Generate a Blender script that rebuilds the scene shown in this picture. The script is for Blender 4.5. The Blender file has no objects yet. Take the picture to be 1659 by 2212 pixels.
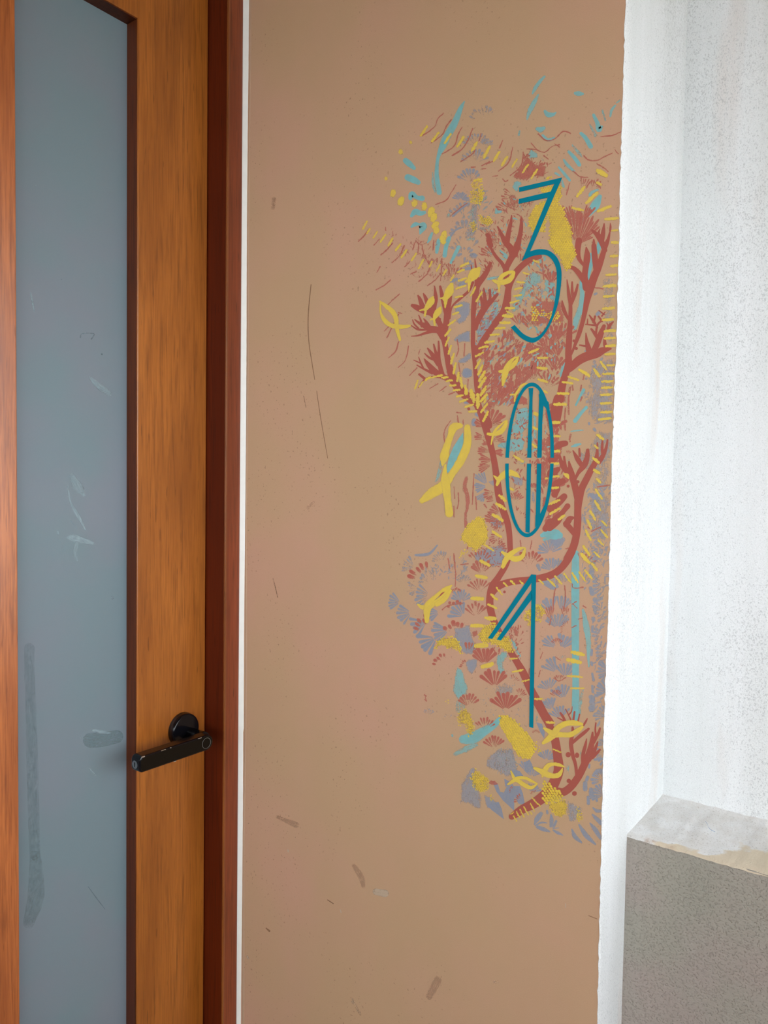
import bpy, bmesh, math, random
from mathutils import Vector, Matrix
from mathutils.geometry import tessellate_polygon
random.seed(7)
R = random.random
SC = bpy.context.scene
COL = SC.collection
# ------------------------------------------------------------------ camera, light, exposure
CAM = Vector((0.0, -1.043, 1.470))
F_PX = 1672.0
PITCH, ROLL = math.radians(2.26), math.radians(0.80)
YAWX, YAWY = 0.803, 0.596
_n = math.hypot(YAWX, YAWY)
fwd_h = Vector((YAWX/_n, YAWY/_n, 0))
fwd = (fwd_h*math.cos(PITCH) - Vector((0, 0, 1))*math.sin(PITCH)).normalized()
r0 = fwd.cross(Vector((0, 0, 1))).normalized()
u0 = r0.cross(fwd).normalized()
RT = r0*math.cos(ROLL) + u0*math.sin(ROLL)
UP = u0*math.cos(ROLL) - r0*math.sin(ROLL)
cd = bpy.data.cameras.new('camera'); cam = bpy.data.objects.new('camera', cd); COL.objects.link(cam)
M = Matrix((RT, UP, -fwd)).transposed().to_4x4(); M.translation = CAM
cam.matrix_world = M
cd.sensor_fit = 'VERTICAL'; cd.sensor_height = 36.0; cd.lens = F_PX/2212*36.0
cd.clip_start = 0.02
SC.camera = cam
W = bpy.data.worlds.new('world'); SC.world = W; W.use_nodes = True
wn = W.node_tree.nodes; wl = W.node_tree.links
bg = wn['Background']; bg.inputs[0].default_value = (0.90, 0.955, 1.0, 1); bg.inputs[1].default_value = 6.9
# wide soft fill from the open side, added to lift the tan wall
sd = bpy.data.lights.new('soft_fill_sun', 'SUN'); sd.energy = .28; sd.angle = math.radians(110); sd.color = (1.0, .97, .93)
so = bpy.data.objects.new('soft_fill_sun', sd); COL.objects.link(so)
so.rotation_euler = Vector((1.0, .55, -.42)).to_track_quat('-Z', 'Y').to_euler()
SC.view_settings.view_transform = 'Standard'; SC.view_settings.look = 'None'
SC.view_settings.gamma = 1.0; SC.view_settings.exposure = -0.08
SC.view_settings.use_curve_mapping = False
SC.cycles.transparent_max_bounces = 48
SC.cycles.use_denoising = True

# ------------------------------------------------------------------ helpers
def ray(px, py):
    return fwd*F_PX + RT*(px-829.5) - UP*(py-1106.0)
def on_x(px, py, X):                     # where the line of sight meets the plane x = X
    d = ray(px, py); t = (X-CAM.x)/d.x; return CAM + d*t
def tag(o, label=None, cat=None, group=None, kind=None):
    if label: o['label'] = label
    if cat: o['category'] = cat
    if group: o['group'] = group
    if kind: o['kind'] = kind
    return o
def empty(name, loc):
    o = bpy.data.objects.new(name, None); o.location = loc; o.empty_display_size = .05
    COL.objects.link(o); return o
def mesh_obj(name, verts, faces, mat, parent=None, smooth=False, attrs=None):
    me = bpy.data.meshes.new(name)
    off = Vector(parent.location) if parent else Vector((0, 0, 0))
    if parent and parent.parent: off = off + Vector(parent.parent.location)
    me.from_pydata([tuple(Vector(v)-off) for v in verts], [], faces)
    if attrs:
        if 'cov' in attrs:
            a = me.attributes.new('cov', 'FLOAT', 'POINT'); a.data.foreach_set('value', attrs['cov'])
        if 'st' in attrs:
            a = me.attributes.new('st', 'FLOAT_VECTOR', 'POINT')
            a.data.foreach_set('vector', [c for s in attrs['st'] for c in s])
    if smooth:
        for p in me.polygons: p.use_smooth = True
    me.materials.append(mat); me.update()
    o = bpy.data.objects.new(name, me); COL.objects.link(o)
    if parent: o.parent = parent
    return o
def bm_obj(name, bm, mat, parent=None, smooth=False):
    bm.normal_update()
    off = Vector((0, 0, 0))
    p = parent
    while p: off += Vector(p.location); p = p.parent
    for v in bm.verts: v.co -= off
    me = bpy.data.meshes.new(name); bm.to_mesh(me); bm.free()
    if smooth:
        for q in me.polygons: q.use_smooth = True
    me.materials.append(mat)
    o = bpy.data.objects.new(name, me); COL.objects.link(o)
    if parent: o.parent = parent
    return o
def box(bm, lo, hi, bev=0.0, seg=2):
    vs = [bm.verts.new((x, y, z)) for x in (lo[0], hi[0]) for y in (lo[1], hi[1]) for z in (lo[2], hi[2])]
    fs = [(0, 1, 3, 2), (4, 6, 7, 5), (0, 4, 5, 1), (2, 3, 7, 6), (0, 2, 6, 4), (1, 5, 7, 3)]
    nf = [bm.faces.new([vs[i] for i in f]) for f in fs]
    if bev:
        es = list({e for f in nf for e in f.edges})
        bmesh.ops.bevel(bm, geom=es, offset=bev, segments=seg, affect='EDGES', profile=.6)
def box_obj(name, lo, hi, mat, parent=None, bev=0.0):
    bm = bmesh.new(); box(bm, lo, hi, bev); bmesh.ops.recalc_face_normals(bm, faces=bm.faces)
    return bm_obj(name, bm, mat, parent)
def struct(o): o['kind'] = 'structure'; return o

# ------------------------------------------------------------------ materials
def srgb(r, g, b):
    f = lambda c: (c/255/12.92 if c/255 <= .04045 else ((c/255+.055)/1.055)**2.4)
    return (f(r), f(g), f(b), 1)
def new_mat(name):
    m = bpy.data.materials.new(name); m.use_nodes = True
    nt = m.node_tree; return m, nt, nt.nodes, nt.links, nt.nodes['Principled BSDF']
def ramp(N, stops):
    r = N.new('ShaderNodeValToRGB'); e = r.color_ramp.elements
    e[0].position, e[0].color = stops[0]; e[1].position, e[1].color = stops[-1]
    for p, c in stops[1:-1]:
        q = e.new(p); q.color = c
    return r
def coord(N, L, scale=(1, 1, 1)):
    t = N.new('ShaderNodeTexCoord'); g = N.new('ShaderNodeMapping')
    geo = N.new('ShaderNodeNewGeometry')
    L.new(geo.outputs['Position'], g.inputs['Vector']); g.inputs['Scale'].default_value = scale
    return g.outputs[0]
def noise(N, L, vec, scale, detail=4, rough=.55):
    n = N.new('ShaderNodeTexNoise'); L.new(vec, n.inputs['Vector'])
    n.inputs['Scale'].default_value = scale; n.inputs['Detail'].default_value = detail
    n.inputs['Roughness'].default_value = rough; return n.outputs['Fac']
def mixc(N, L, fac, a, b, mode='MIX'):
    m = N.new('ShaderNodeMix'); m.data_type = 'RGBA'; m.blend_type = mode
    for k, v in ((0, fac), (6, a), (7, b)):
        if hasattr(v, 'node'): L.new(v, m.inputs[k])
        else: m.inputs[k].default_value = v
    return m.outputs[2]
def math_(N, L, op, a, b=0.0, clamp=False):
    m = N.new('ShaderNodeMath'); m.operation = op; m.use_clamp = clamp
    for k, v in ((0, a), (1, b)):
        if hasattr(v, 'node'): L.new(v, m.inputs[k])
        else: m.inputs[k].default_value = v
    return m.outputs[0]
def remap(N, L, v, a, b, c=0.0, d=1.0):
    m = N.new('ShaderNodeMapRange'); L.new(v, m.inputs[0])
    for i, x in enumerate((a, b, c, d)): m.inputs[i+1].default_value = x
    return m.outputs[0]
def bump(N, L, h, strength, dist, bs):
    b = N.new('ShaderNodeBump'); L.new(h, b.inputs['Height'])
    b.inputs['Strength'].default_value = strength; b.inputs['Distance'].default_value = dist
    L.new(b.outputs[0], bs.inputs['Normal'])

def mat_tan():
    m, nt, N, L, bs = new_mat('tan_limewash')
    v = coord(N, L)
    a = noise(N, L, v, 4.5, 3, .5)
    vs = coord(N, L, (1, 3.2, 1.0))
    b = noise(N, L, vs, 3.0, 4, .55)
    base = ramp(N, [(.38, srgb(202, 169, 134)), (.5, srgb(205, 168, 137)), (.64, srgb(209, 166, 141))])
    L.new(a, base.inputs[0])
    c = mixc(N, L, remap(N, L, b, .35, .65, 0, .38), base.outputs[0], srgb(197, 166, 130))
    g = noise(N, L, v, 900, 2, .6)
    c = mixc(N, L, remap(N, L, g, .25, .75, 0, .26), c, srgb(184, 152, 123))
    sp = noise(N, L, v, 260, 1, .3)
    area = noise(N, L, v, 6, 2, .5)
    sp = math_(N, L, 'MULTIPLY', remap(N, L, sp, .70, .76), remap(N, L, area, .5, .62))
    c = mixc(N, L, math_(N, L, 'MULTIPLY', sp, .55), c, srgb(140, 112, 86))
    L.new(c, bs.inputs['Base Color']); bs.inputs['Roughness'].default_value = .88
    bs.inputs['Specular IOR Level'].default_value = .15
    h = math_(N, L, 'ADD', noise(N, L, v, 700, 3, .6), math_(N, L, 'MULTIPLY', noise(N, L, v, 22, 3), 1.2))
    bump(N, L, h, .22, .0008, bs)
    return m
def mat_white():
    m, nt, N, L, bs = new_mat('rough_white_plaster')
    v = coord(N, L)
    streak = noise(N, L, coord(N, L, (9, 9, .8)), 1.6, 5, .6)
    c = mixc(N, L, remap(N, L, streak, .38, .68, 0, .8), srgb(235, 237, 238), srgb(222, 225, 224))
    pk = noise(N, L, coord(N, L, (8, 8, 1.3)), 1.9, 3, .5)
    c = mixc(N, L, remap(N, L, pk, .60, .74, 0, .55), c, srgb(219, 208, 200))
    gr = noise(N, L, v, 640, 2, .6)
    c = mixc(N, L, remap(N, L, gr, .42, .72, 0, .35), c, srgb(190, 193, 194))  # grey grain in the colour stands in for the shading of the grit
    # fine pits, denser in broad clouds
    n1 = noise(N, L, coord(N, L, (1, 1, .75)), 520, 2, .65)
    cloud = noise(N, L, coord(N, L, (2.2, 2.2, 1)), 4.0, 2, .5)
    th = remap(N, L, cloud, .35, .65, .62, .52)
    pit = math_(N, L, 'MULTIPLY', math_(N, L, 'SUBTRACT', n1, th), 9.0, True)
    c = mixc(N, L, math_(N, L, 'MULTIPLY', pit, .40), c, srgb(146, 148, 149))
    L.new(c, bs.inputs['Base Color']); bs.inputs['Roughness'].default_value = .92
    bs.inputs['Specular IOR Level'].default_value = .15
    h = math_(N, L, 'ADD', noise(N, L, v, 520, 3, .65), math_(N, L, 'MULTIPLY', noise(N, L, v, 30, 3), 1.0))
    bump(N, L, h, .65, .0018, bs)
    return m
def mat_ledge():
    m, nt, N, L, bs = new_mat('rough_white_ledge_plaster')
    v = coord(N, L)
    sep = N.new('ShaderNodeSeparateXYZ'); L.new(v, sep.inputs[0])
    c = mixc(N, L, remap(N, L, noise(N, L, v, 30, 4), .35, .7), srgb(246, 246, 245), srgb(232, 229, 224))
    n1 = noise(N, L, v, 420, 3, .7)
    pit = remap(N, L, n1, .56, .72)
    c = mixc(N, L, math_(N, L, 'MULTIPLY', pit, .7), c, srgb(168, 160, 148))
    # bare cream render where the white paint stops short of the outer edge
    wob = math_(N, L, 'MULTIPLY', math_(N, L, 'SUBTRACT', noise(N, L, v, 14, 4), .5), .11)
    xe = math_(N, L, 'ADD', sep.outputs[0], wob)
    ye = math_(N, L, 'MULTIPLY', math_(N, L, 'ADD', sep.outputs[1], .755), .62)
    cr = remap(N, L, math_(N, L, 'ADD', xe, ye), 1.018, 1.012)
    c = mixc(N, L, cr, c, srgb(228, 214, 190))
    edge = math_(N, L, 'MULTIPLY', remap(N, L, xe, 1.012, 1.0), remap(N, L, noise(N, L, v, 45, 3), .5, .62))
    c = mixc(N, L, math_(N, L, 'MULTIPLY', edge, .8), c, srgb(170, 124, 84))
    L.new(c, bs.inputs['Base Color']); bs.inputs['Roughness'].default_value = .95
    bs.inputs['Specular IOR Level'].default_value = .1
    bump(N, L, noise(N, L, v, 340, 5, .7), .8, .0035, bs)
    return m
def mat_greige():
    m, nt, N, L, bs = new_mat('greige_render')
    v = coord(N, L)
    c = mixc(N, L, remap(N, L, noise(N, L, v, 5, 3), .38, .62), srgb(172, 165, 155), srgb(173, 160, 153))
    c = mixc(N, L, remap(N, L, noise(N, L, coord(N, L, (1, 1.5, 1.5)), 3.1, 3), .5, .68, 0, .6), c, srgb(162, 163, 149))
    L.new(c, bs.inputs['Base Color']); bs.inputs['Roughness'].default_value = .8
    bs.inputs['Specular IOR Level'].default_value = .25
    mp = N.new('ShaderNodeMapping'); L.new(v, mp.inputs['Vector'])
    mp.inputs['Rotation'].default_value = (math.radians(-28), 0, 0); mp.inputs['Scale'].default_value = (1, .45, 1.3)
    h1 = noise(N, L, mp.outputs[0], 170, 6, .66)
    h2 = noise(N, L, v, 420, 2, .5)
    h = math_(N, L, 'ADD', math_(N, L, 'MULTIPLY', h1, 1.0), math_(N, L, 'MULTIPLY', remap(N, L, h2, .56, .70), 1.1))
    bump(N, L, h, .62, .0040, bs)
    return m
def mat_wood(name, c1, c2, c3, rough=.33, sx=38, spec=.5, coat=.25):
    m, nt, N, L, bs = new_mat(name)
    v = coord(N, L, (1, 1, .035))
    a = noise(N, L, v, sx, 5, .6)
    w = noise(N, L, coord(N, L, (1, 1, .16)), 16, 3, .5)
    c = mixc(N, L, remap(N, L, a, .32, .68), c1, c2)
    c = mixc(N, L, remap(N, L, w, .42, .68, 0, .7), c, c3)
    g = noise(N, L, coord(N, L, (1, 1, .03)), 420, 3, .6)
    c = mixc(N, L, remap(N, L, g, .42, .66, 0, .62), c, c3)
    dk = noise(N, L, coord(N, L, (1, 1, .05)), 150, 4, .65)
    c = mixc(N, L, remap(N, L, dk, .52, .68, 0, .65), c, tuple(x*.66 for x in c3[:3])+(1,))
    pore = noise(N, L, coord(N, L, (1, 1, .10)), 230, 1, .4)
    c = mixc(N, L, remap(N, L, pore, .70, .76, 0, .55), c, tuple(x*.45 for x in c3[:3])+(1,))
    L.new(c, bs.inputs['Base Color'])
    bs.inputs['Roughness'].default_value = rough; bs.inputs['Specular IOR Level'].default_value = spec
    bs.inputs['Coat Weight'].default_value = coat; bs.inputs['Coat Roughness'].default_value = .28
    bump(N, L, g, .12, .0005, bs)
    return m
def mat_glass():
    m, nt, N, L, bs = new_mat('frosted_glass')
    v = coord(N, L)
    c = mixc(N, L, remap(N, L, noise(N, L, v, 5, 3), .4, .6), srgb(121, 142, 150), srgb(130, 140, 151))
    g = noise(N, L, v, 1100, 2, .6)
    c = mixc(N, L, remap(N, L, g, .3, .7, 0, .25), c, srgb(140, 150, 154))
    L.new(c, bs.inputs['Base Color'])
    bs.inputs['Roughness'].default_value = .42; bs.inputs['Specular IOR Level'].default_value = .35
    bs.inputs['IOR'].default_value = 1.5
    tr = N.new('ShaderNodeBsdfTranslucent'); tr.inputs[0].default_value = (.55, .62, .64, 1)
    mx = N.new('ShaderNodeMixShader'); mx.inputs[0].default_value = .18
    L.new(bs.outputs[0], mx.inputs[1]); L.new(tr.outputs[0], mx.inputs[2])
    L.new(mx.outputs[0], N['Material Output'].inputs[0])
    return m
def mat_plain(name, col, rough=.5, spec=.5, metal=0.0, coat=0):
    m, nt, N, L, bs = new_mat(name)
    v = coord(N, L)
    c = mixc(N, L, remap(N, L, noise(N, L, v, 60, 3), .3, .7, 0, .25), col, tuple(min(1, x*.82+.002) for x in col[:3])+(1,))
    L.new(c, bs.inputs['Base Color'])
    bs.inputs['Roughness'].default_value = rough; bs.inputs['Specular IOR Level'].default_value = spec
    bs.inputs['Metallic'].default_value = metal; bs.inputs['Coat Weight'].default_value = coat
    return m
def mat_paint(name, col, col2, solid=False, rough=.62, relief=.05, soft=.07, thin=None):
    m, nt, N, L, bs = new_mat(name)
    v = coord(N, L)
    c = mixc(N, L, remap(N, L, noise(N, L, v, 90, 4), .35, .65), col, col2)
    bs.inputs['Roughness'].default_value = rough; bs.inputs['Specular IOR Level'].default_value = .3
    if solid:
        bs.inputs['Specular IOR Level'].default_value = .12
        L.new(c, bs.inputs['Base Color'])
        bump(N, L, noise(N, L, v, 700, 3), .25, .0006, bs); return m
    st = N.new('ShaderNodeAttribute'); st.attribute_name = 'st'
    cv = N.new('ShaderNodeAttribute'); cv.attribute_name = 'cov'
    mp = N.new('ShaderNodeMapping'); L.new(st.outputs['Vector'], mp.inputs['Vector'])
    mp.inputs['Scale'].default_value = (110, 1150, 1)
    streak = remap(N, L, noise(N, L, mp.outputs[0], 1.0, 2, .5), .3, .7)
    mp2 = N.new('ShaderNodeMapping'); L.new(st.outputs['Vector'], mp2.inputs['Vector'])
    mp2.inputs['Scale'].default_value = (1, 1, 1)
    grain = remap(N, L, noise(N, L, v, 820, 2, .6), .3, .7)
    big = remap(N, L, noise(N, L, v, 120, 2, .5), .3, .7)
    n = math_(N, L, 'ADD', math_(N, L, 'MULTIPLY', streak, .38),
              math_(N, L, 'ADD', math_(N, L, 'MULTIPLY', grain, .37), math_(N, L, 'MULTIPLY', big, .25)))
    x = math_(N, L, 'SUBTRACT', math_(N, L, 'ADD', n, cv.outputs['Fac']), 1.0)
    al = remap(N, L, x, -soft, soft)
    c = mixc(N, L, math_(N, L, 'MULTIPLY', streak, .35), c, tuple(min(1, q*1.10) for q in col[:3])+(1,))
    if thin:       # paint scrubbed on thinly lets the limewash tint it
        tf = math_(N, L, 'ADD', remap(N, L, cv.outputs['Fac'], .35, 1.2, .75, .08), math_(N, L, 'MULTIPLY', math_(N, L, 'SUBTRACT', grain, .5), .45), True)
        c = mixc(N, L, tf, c, thin)
    L.new(c, bs.inputs['Base Color']); L.new(al, bs.inputs['Alpha'])
    bump(N, L, streak, relief, .0006, bs)
    return m

M_TAN, M_WHITE, M_LEDGE, M_GREIGE = mat_tan(), mat_white(), mat_ledge(), mat_greige()
M_WOOD = mat_wood('teak_wood', srgb(182, 110, 42), srgb(167, 97, 33), srgb(130, 70, 20), coat=.5)
M_WOODL = mat_wood('teak_wood_left_stile', srgb(198, 117, 60), srgb(182, 102, 48), srgb(136, 68, 32), rough=.24, coat=1.0, spec=.7)
M_RED = mat_wood('red_stained_wood', srgb(148, 72, 40), srgb(136, 64, 35), srgb(108, 50, 28), rough=.38, sx=22)
M_REDD = mat_wood('dark_red_wood', srgb(100, 34, 4), srgb(92, 30, 3), srgb(78, 24, 3), rough=.5, sx=16, spec=.2, coat=0)
M_GLASS = mat_glass()
M_CAULK = mat_plain('white_sealant', srgb(238, 238, 232), .5, .4)
M_BLACK = mat_plain('black_lacquer', (.004, .004, .006, 1), .16, .28, 0, 0)
M_FACE = mat_plain('dark_brown_gloss_face', (.007, .005, .003, 1), .35, .12)
M_STEEL = mat_plain('brushed_steel', (.32, .34, .36, 1), .35, .5, .9)
M_RING = mat_plain('thin_grey_ring', (.16, .16, .15, 1), .4, .5, .2)
M_CHIP = mat_plain('bare_metal_chips', (.6, .6, .58, 1), .35, .5, .8)
M_FLOOR = mat_plain('pale_concrete', srgb(128, 112, 94), .8, .2)
M_CEIL = mat_plain('stained_ceiling_boards', srgb(158, 116, 74), .9, .2)
M_ROOM = mat_plain('dim_room_wall', srgb(150, 150, 148), .9, .2)
C_YEL, C_RED, C_BLU, C_CYA = srgb(230, 202, 80), srgb(179, 96, 83), srgb(138, 149, 170), srgb(122, 190, 194)
P_YEL = mat_paint('mustard_yellow_paint', C_YEL, srgb(222, 194, 88), soft=.07, thin=srgb(212, 182, 98))
P_YG = mat_paint('ochre_yellow_ground', srgb(214, 182, 76), srgb(204, 172, 80), soft=.12)
P_RED = mat_paint('coral_red_paint_brushed', C_RED, srgb(184, 103, 90), thin=srgb(190, 128, 107))
P_BLU = mat_paint('grey_blue_paint_brushed', C_BLU, srgb(138, 147, 160), thin=srgb(176, 162, 151))
P_CYA = mat_paint('aqua_paint_brushed', C_CYA, srgb(124, 176, 176), thin=srgb(160, 178, 166))
P_BCY = mat_paint('muted_aqua_blue_paint', srgb(128, 158, 164), srgb(130, 148, 164), thin=srgb(178, 165, 150))
S_RED = mat_paint('coral_red_paint', srgb(177, 95, 82), srgb(173, 96, 84), True)
S_YEL = mat_paint('yellow_paint_beads', srgb(232, 203, 78), srgb(220, 192, 80), True, rough=.5)
S_TEAL = mat_paint('teal_stencil_paint', (0.0, .215, .305, 1), (0.0, .225, .315, 1), True, rough=.6)
P_SMUDGE = mat_paint('pale_smudge', srgb(150, 170, 178), srgb(145, 166, 174), soft=.5, rough=.6, relief=0)
P_LINE = mat_paint('fine_scratch', srgb(150, 116, 86), srgb(142, 112, 84), soft=.3, rough=.9, relief=0)
P_MARK = mat_paint('brown_scuff', srgb(195, 159, 130), srgb(191, 157, 127), soft=.5, rough=.9, relief=0)
P_DARKS = mat_paint('dim_smear_reflection', srgb(113, 133, 140), srgb(118, 136, 143), soft=.6, rough=.42, relief=0)
P_PALE = mat_paint('pale_plaster_chip', srgb(196, 178, 152), srgb(190, 172, 150), soft=.25, rough=.9, relief=0)

# ------------------------------------------------------------------ real sizes of the place (metres)
TX = .930                     # painted side of the short wall
DOOR_X1 = .892                # door leaf ends here, jamb starts
FRAME_Y = -.0466              # face of the door frame
FRAME_X1 = .9253
PAR_X, UPW_X = 1.016, 1.172   # parapet face, upper wall face
# paint edge / arris of the short wall, traced down the wall (pixels -> points on the wall)
EDGE_PX = [(1353, -60), (1351, 0), (1349, 60), (1346.5, 150), (1343.5, 240), (1341, 330), (1338.5, 420), (1337, 520), (1334, 620), (1331, 740),
           (1327, 830), (1324, 920), (1321, 1010), (1318.5, 1120), (1315.5, 1230), (1312, 1350), (1308, 1450), (1304.5, 1560),
           (1302, 1660), (1299, 1780), (1297, 1880), (1294.5, 1980), (1292, 2090), (1289, 2212), (1286, 2400)]
EDGE = [(on_x(x, y, TX).z, on_x(x, y, TX).y) for x, y in EDGE_PX]
EDGE.sort()
def edge_y(z):
    if z <= EDGE[0][0]: a, b = EDGE[0], EDGE[1]
    elif z >= EDGE[-1][0]: a, b = EDGE[-2], EDGE[-1]
    else:
        for i in range(len(EDGE)-1):
            if EDGE[i][0] <= z <= EDGE[i+1][0]: a, b = EDGE[i], EDGE[i+1]; break
    return a[1] + (b[1]-a[1])*(z-a[0])/(b[0]-a[0])
Z0, Z1 = 0.0, 2.50
_zm = sum(e[0] for e in EDGE)/len(EDGE); _ym = sum(e[1] for e in EDGE)/len(EDGE)
_sl = sum((e[0]-_zm)*(e[1]-_ym) for e in EDGE)/sum((e[0]-_zm)**2 for e in EDGE)
def plumb(z): return _ym+_sl*(z-_zm)-.0030
def led(z):   # arris line extended to floor and ceiling
    return edge_y(min(max(z, EDGE[0][0]), EDGE[-1][0]))

# ------------------------------------------------------------------ the setting
struct(box_obj('floor', (-3.6, -3.3, -.20), (1.6, .9, 0), M_FLOOR))
M_GROUND = mat_plain('dark_ground', srgb(112, 108, 92), .95, .1)
struct(box_obj('floor_added_ground', (-60, -60, -6.2), (60, 60, -6.0), M_GROUND))  # unseen ground, added to stop the sky lighting from below
struct(box_obj('wall_added_low', (-3.0, -2.5, 0), (PAR_X-.02, -2.4, 1.12), M_GREIGE))  # unseen low wall, added to block the low sky
struct(box_obj('added_beam', (-3.6, -2.52, 2.28), (1.6, -2.36, Z1), M_CEIL))  # unseen beam, added to cut sky light on the white end face
struct(box_obj('wall_added_end', (-3.0, -2.4, 0), (-2.9, .13, 1.32), M_GREIGE))  # unseen end wall, added and raised to block low light on the tan wall
struct(box_obj('ceiling', (-3.6, -3.3, Z1), (1.6, .9, Z1+.12), M_CEIL))
# short wall carrying the mural: painted face, rounded uneven arris, white end
bm = bmesh.new()
zs = [0.0]; z = .55
while z < 2.3: zs.append(z); z += .006
zs.append(Z1)
rows = []
BACK = -.02
for z in zs:
    e = led(z); j = (R()-.5)*.0014 if .5 < z < 2.3 else 0
    w = .0016 + .0007*math.sin(z*37) + (R()-.5)*.0009
    ys = e + j
    rows.append([(TX, BACK, z), (TX, ys, z), (TX-.0010*R()*(z > .55), ys-.0006, z), (TX+.0015, ys-w, z), (TX+.005, (ys-w+plumb(z))/2, z), (TX+.014, plumb(z), z), (UPW_X+.02, plumb(z), z)])
bv = [[bm.verts.new(p) for p in r] for r in rows]
for i in range(len(bv)-1):
    for k in range(6):
        f = bm.faces.new((bv[i][k], bv[i][k+1], bv[i+1][k+1], bv[i+1][k]))
        f.material_index = 0 if k < 1 else 1
bmesh.ops.recalc_face_normals(bm, faces=bm.faces)
wall = bm_obj('wall_right', bm, M_TAN); wall.data.materials.append(M_WHITE); struct(wall)
for p in wall.data.polygons:
    if p.center.x < TX+.001 and p.normal.x > .5: pass
# fix normals so the tan side faces the camera
me = wall.data
if sum(p.normal.x*p.area for p in me.polygons if p.material_index == 0) > 0: me.flip_normals()
# upper white wall
struct(box_obj('wall_far', (UPW_X, -1.55, .90), (UPW_X+.12, -.70, Z1), M_WHITE))
# parapet: greige face with a rough white ledge on top
lz = on_x(1355, 1802, PAR_X).z
ylist = []; y = -.66
while y > -1.5: ylist.append(y); y -= .006
ylist += [-1.6, -3.2]
bm = bmesh.new(); pr = []
cx = 0; 
for i, y in enumerate(ylist):
    cx = cx*.8 + (R()-.5)*.0006
    zz = lz + (R()-.5)*.0012
    pr.append([bm.verts.new((PAR_X, y, 0)), bm.verts.new((PAR_X+(R()-.5)*.0004, y, zz-.012)), bm.verts.new((PAR_X+.0008+cx, y, zz-.001))])
for i in range(len(pr)-1):
    for k in range(2): bm.faces.new((pr[i][k], pr[i+1][k], pr[i+1][k+1], pr[i][k+1]))
bmesh.ops.recalc_face_normals(bm, faces=bm.faces)
par = bm_obj('wall_parapet', bm, M_GREIGE); struct(par)
if par.data.polygons[0].normal.x > 0: par.data.flip_normals()
bm = bmesh.new(); tr = []
cx = 0
for i, y in enumerate(ylist):
    cx = cx*.7 + (R()-.5)*.0012
    zz = lz + (R()-.5)*.0010
    row = [bm.verts.new((PAR_X-.0006+cx, y, zz-.0035)), bm.verts.new((PAR_X+.0016+cx, y, zz))]
    for k in range(1, 9):
        row.append(bm.verts.new((PAR_X+(UPW_X-PAR_X)*k/8, y, zz+(R()-.5)*.0016+(.004*(k/8)**2))))
    row.append(bm.verts.new((UPW_X+.001, y, zz+.010)))
    tr.append(row)
for i in range(len(tr)-1):
    for k in range(len(tr[0])-1): bm.faces.new((tr[i][k], tr[i+1][k], tr[i+1][k+1], tr[i][k+1]))
bmesh.ops.recalc_face_normals(bm, faces=bm.faces)
lg = bm_obj('trim_1', bm, M_LEDGE, None, True); struct(lg)
lg['label'] = 'rough white plaster ledge on top of the greige parapet'
if lg.data.polygons[5].normal.z < 0: lg.data.flip_normals()

# door wall and frame
struct(box_obj('wall_front', (-3.6, -.02, 2.33), (FRAME_X1, .13, Z1), M_TAN))
struct(box_obj('wall_left', (-3.6, -.02, 0), (-.62, .13, 2.33), M_TAN))
struct(box_obj('wall_inside', (-.62, .70, 0), (1.2, .76, 2.6), M_ROOM))
jm = box_obj('trim_2', (DOOR_X1+.0003, FRAME_Y, 0), (FRAME_X1, .09, 2.33), M_RED, None, .0022)
struct(jm); jm['label'] = 'red-brown wooden door frame beside the tan wall'
# side of the jamb facing the door is a darker red
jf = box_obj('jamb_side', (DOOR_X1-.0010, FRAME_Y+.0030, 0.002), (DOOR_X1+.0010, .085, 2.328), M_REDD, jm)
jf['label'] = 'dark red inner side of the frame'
jl = box_obj('jamb_highlight', (DOOR_X1-.0006, FRAME_Y-.0006, 0.002), (DOOR_X1+.0034, FRAME_Y+.0034, 2.328),
             mat_wood('amber_highlight', srgb(150, 88, 40), srgb(138, 78, 34), srgb(116, 62, 26), rough=.3), jm, .0012)
jl['label'] = 'amber highlight painted along the arris of the frame'  # edge highlight given its own amber wood colour
struct(box_obj('trim_3', (-.66, FRAME_Y, 0), (-.62, .09, 2.33), M_RED, None, .002))
struct(box_obj('trim_4', (-.66, FRAME_Y, 2.33), (FRAME_X1, .09, 2.37), M_RED, None, .002))
# white sealant bead with a few uneven drips, along the frame
bm = bmesh.new(); cr = []
z = .0
zc = [0.0] + [.5+.008*i for i in range(228)] + [2.33]
for z in zc:
    pyv = 1470-z
    wide = .0 if z < 1.03 else .0014
    w = .0060 + wide + .0007*math.sin(z*9) + (R()-.5)*.0003
    d = .0045 + .0008*math.sin(z*13+1)
    cr.append([bm.verts.new((FRAME_X1-.0005, FRAME_Y+.0015, z)), bm.verts.new((FRAME_X1+.0005, FRAME_Y-.0012, z)),
               bm.verts.new((TX-.0018, FRAME_Y-d*.75, z)), bm.verts.new((TX-.0006, FRAME_Y-w, z)), bm.verts.new((TX+.001, FRAME_Y-w-.0006, z))])
for i in range(len(cr)-1):
    for k in range(4): bm.faces.new((cr[i][k], cr[i][k+1], cr[i+1][k+1], cr[i+1][k]))
bmesh.ops.recalc_face_normals(bm, faces=bm.faces)
ck = bm_obj('trim_5', bm, M_CAULK, None, True); struct(ck); ck['label'] = 'thin white sealant line between door frame and tan wall'
if sum(p.normal.x*p.area for p in ck.data.polygons) > 0: ck.data.flip_normals()
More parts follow.
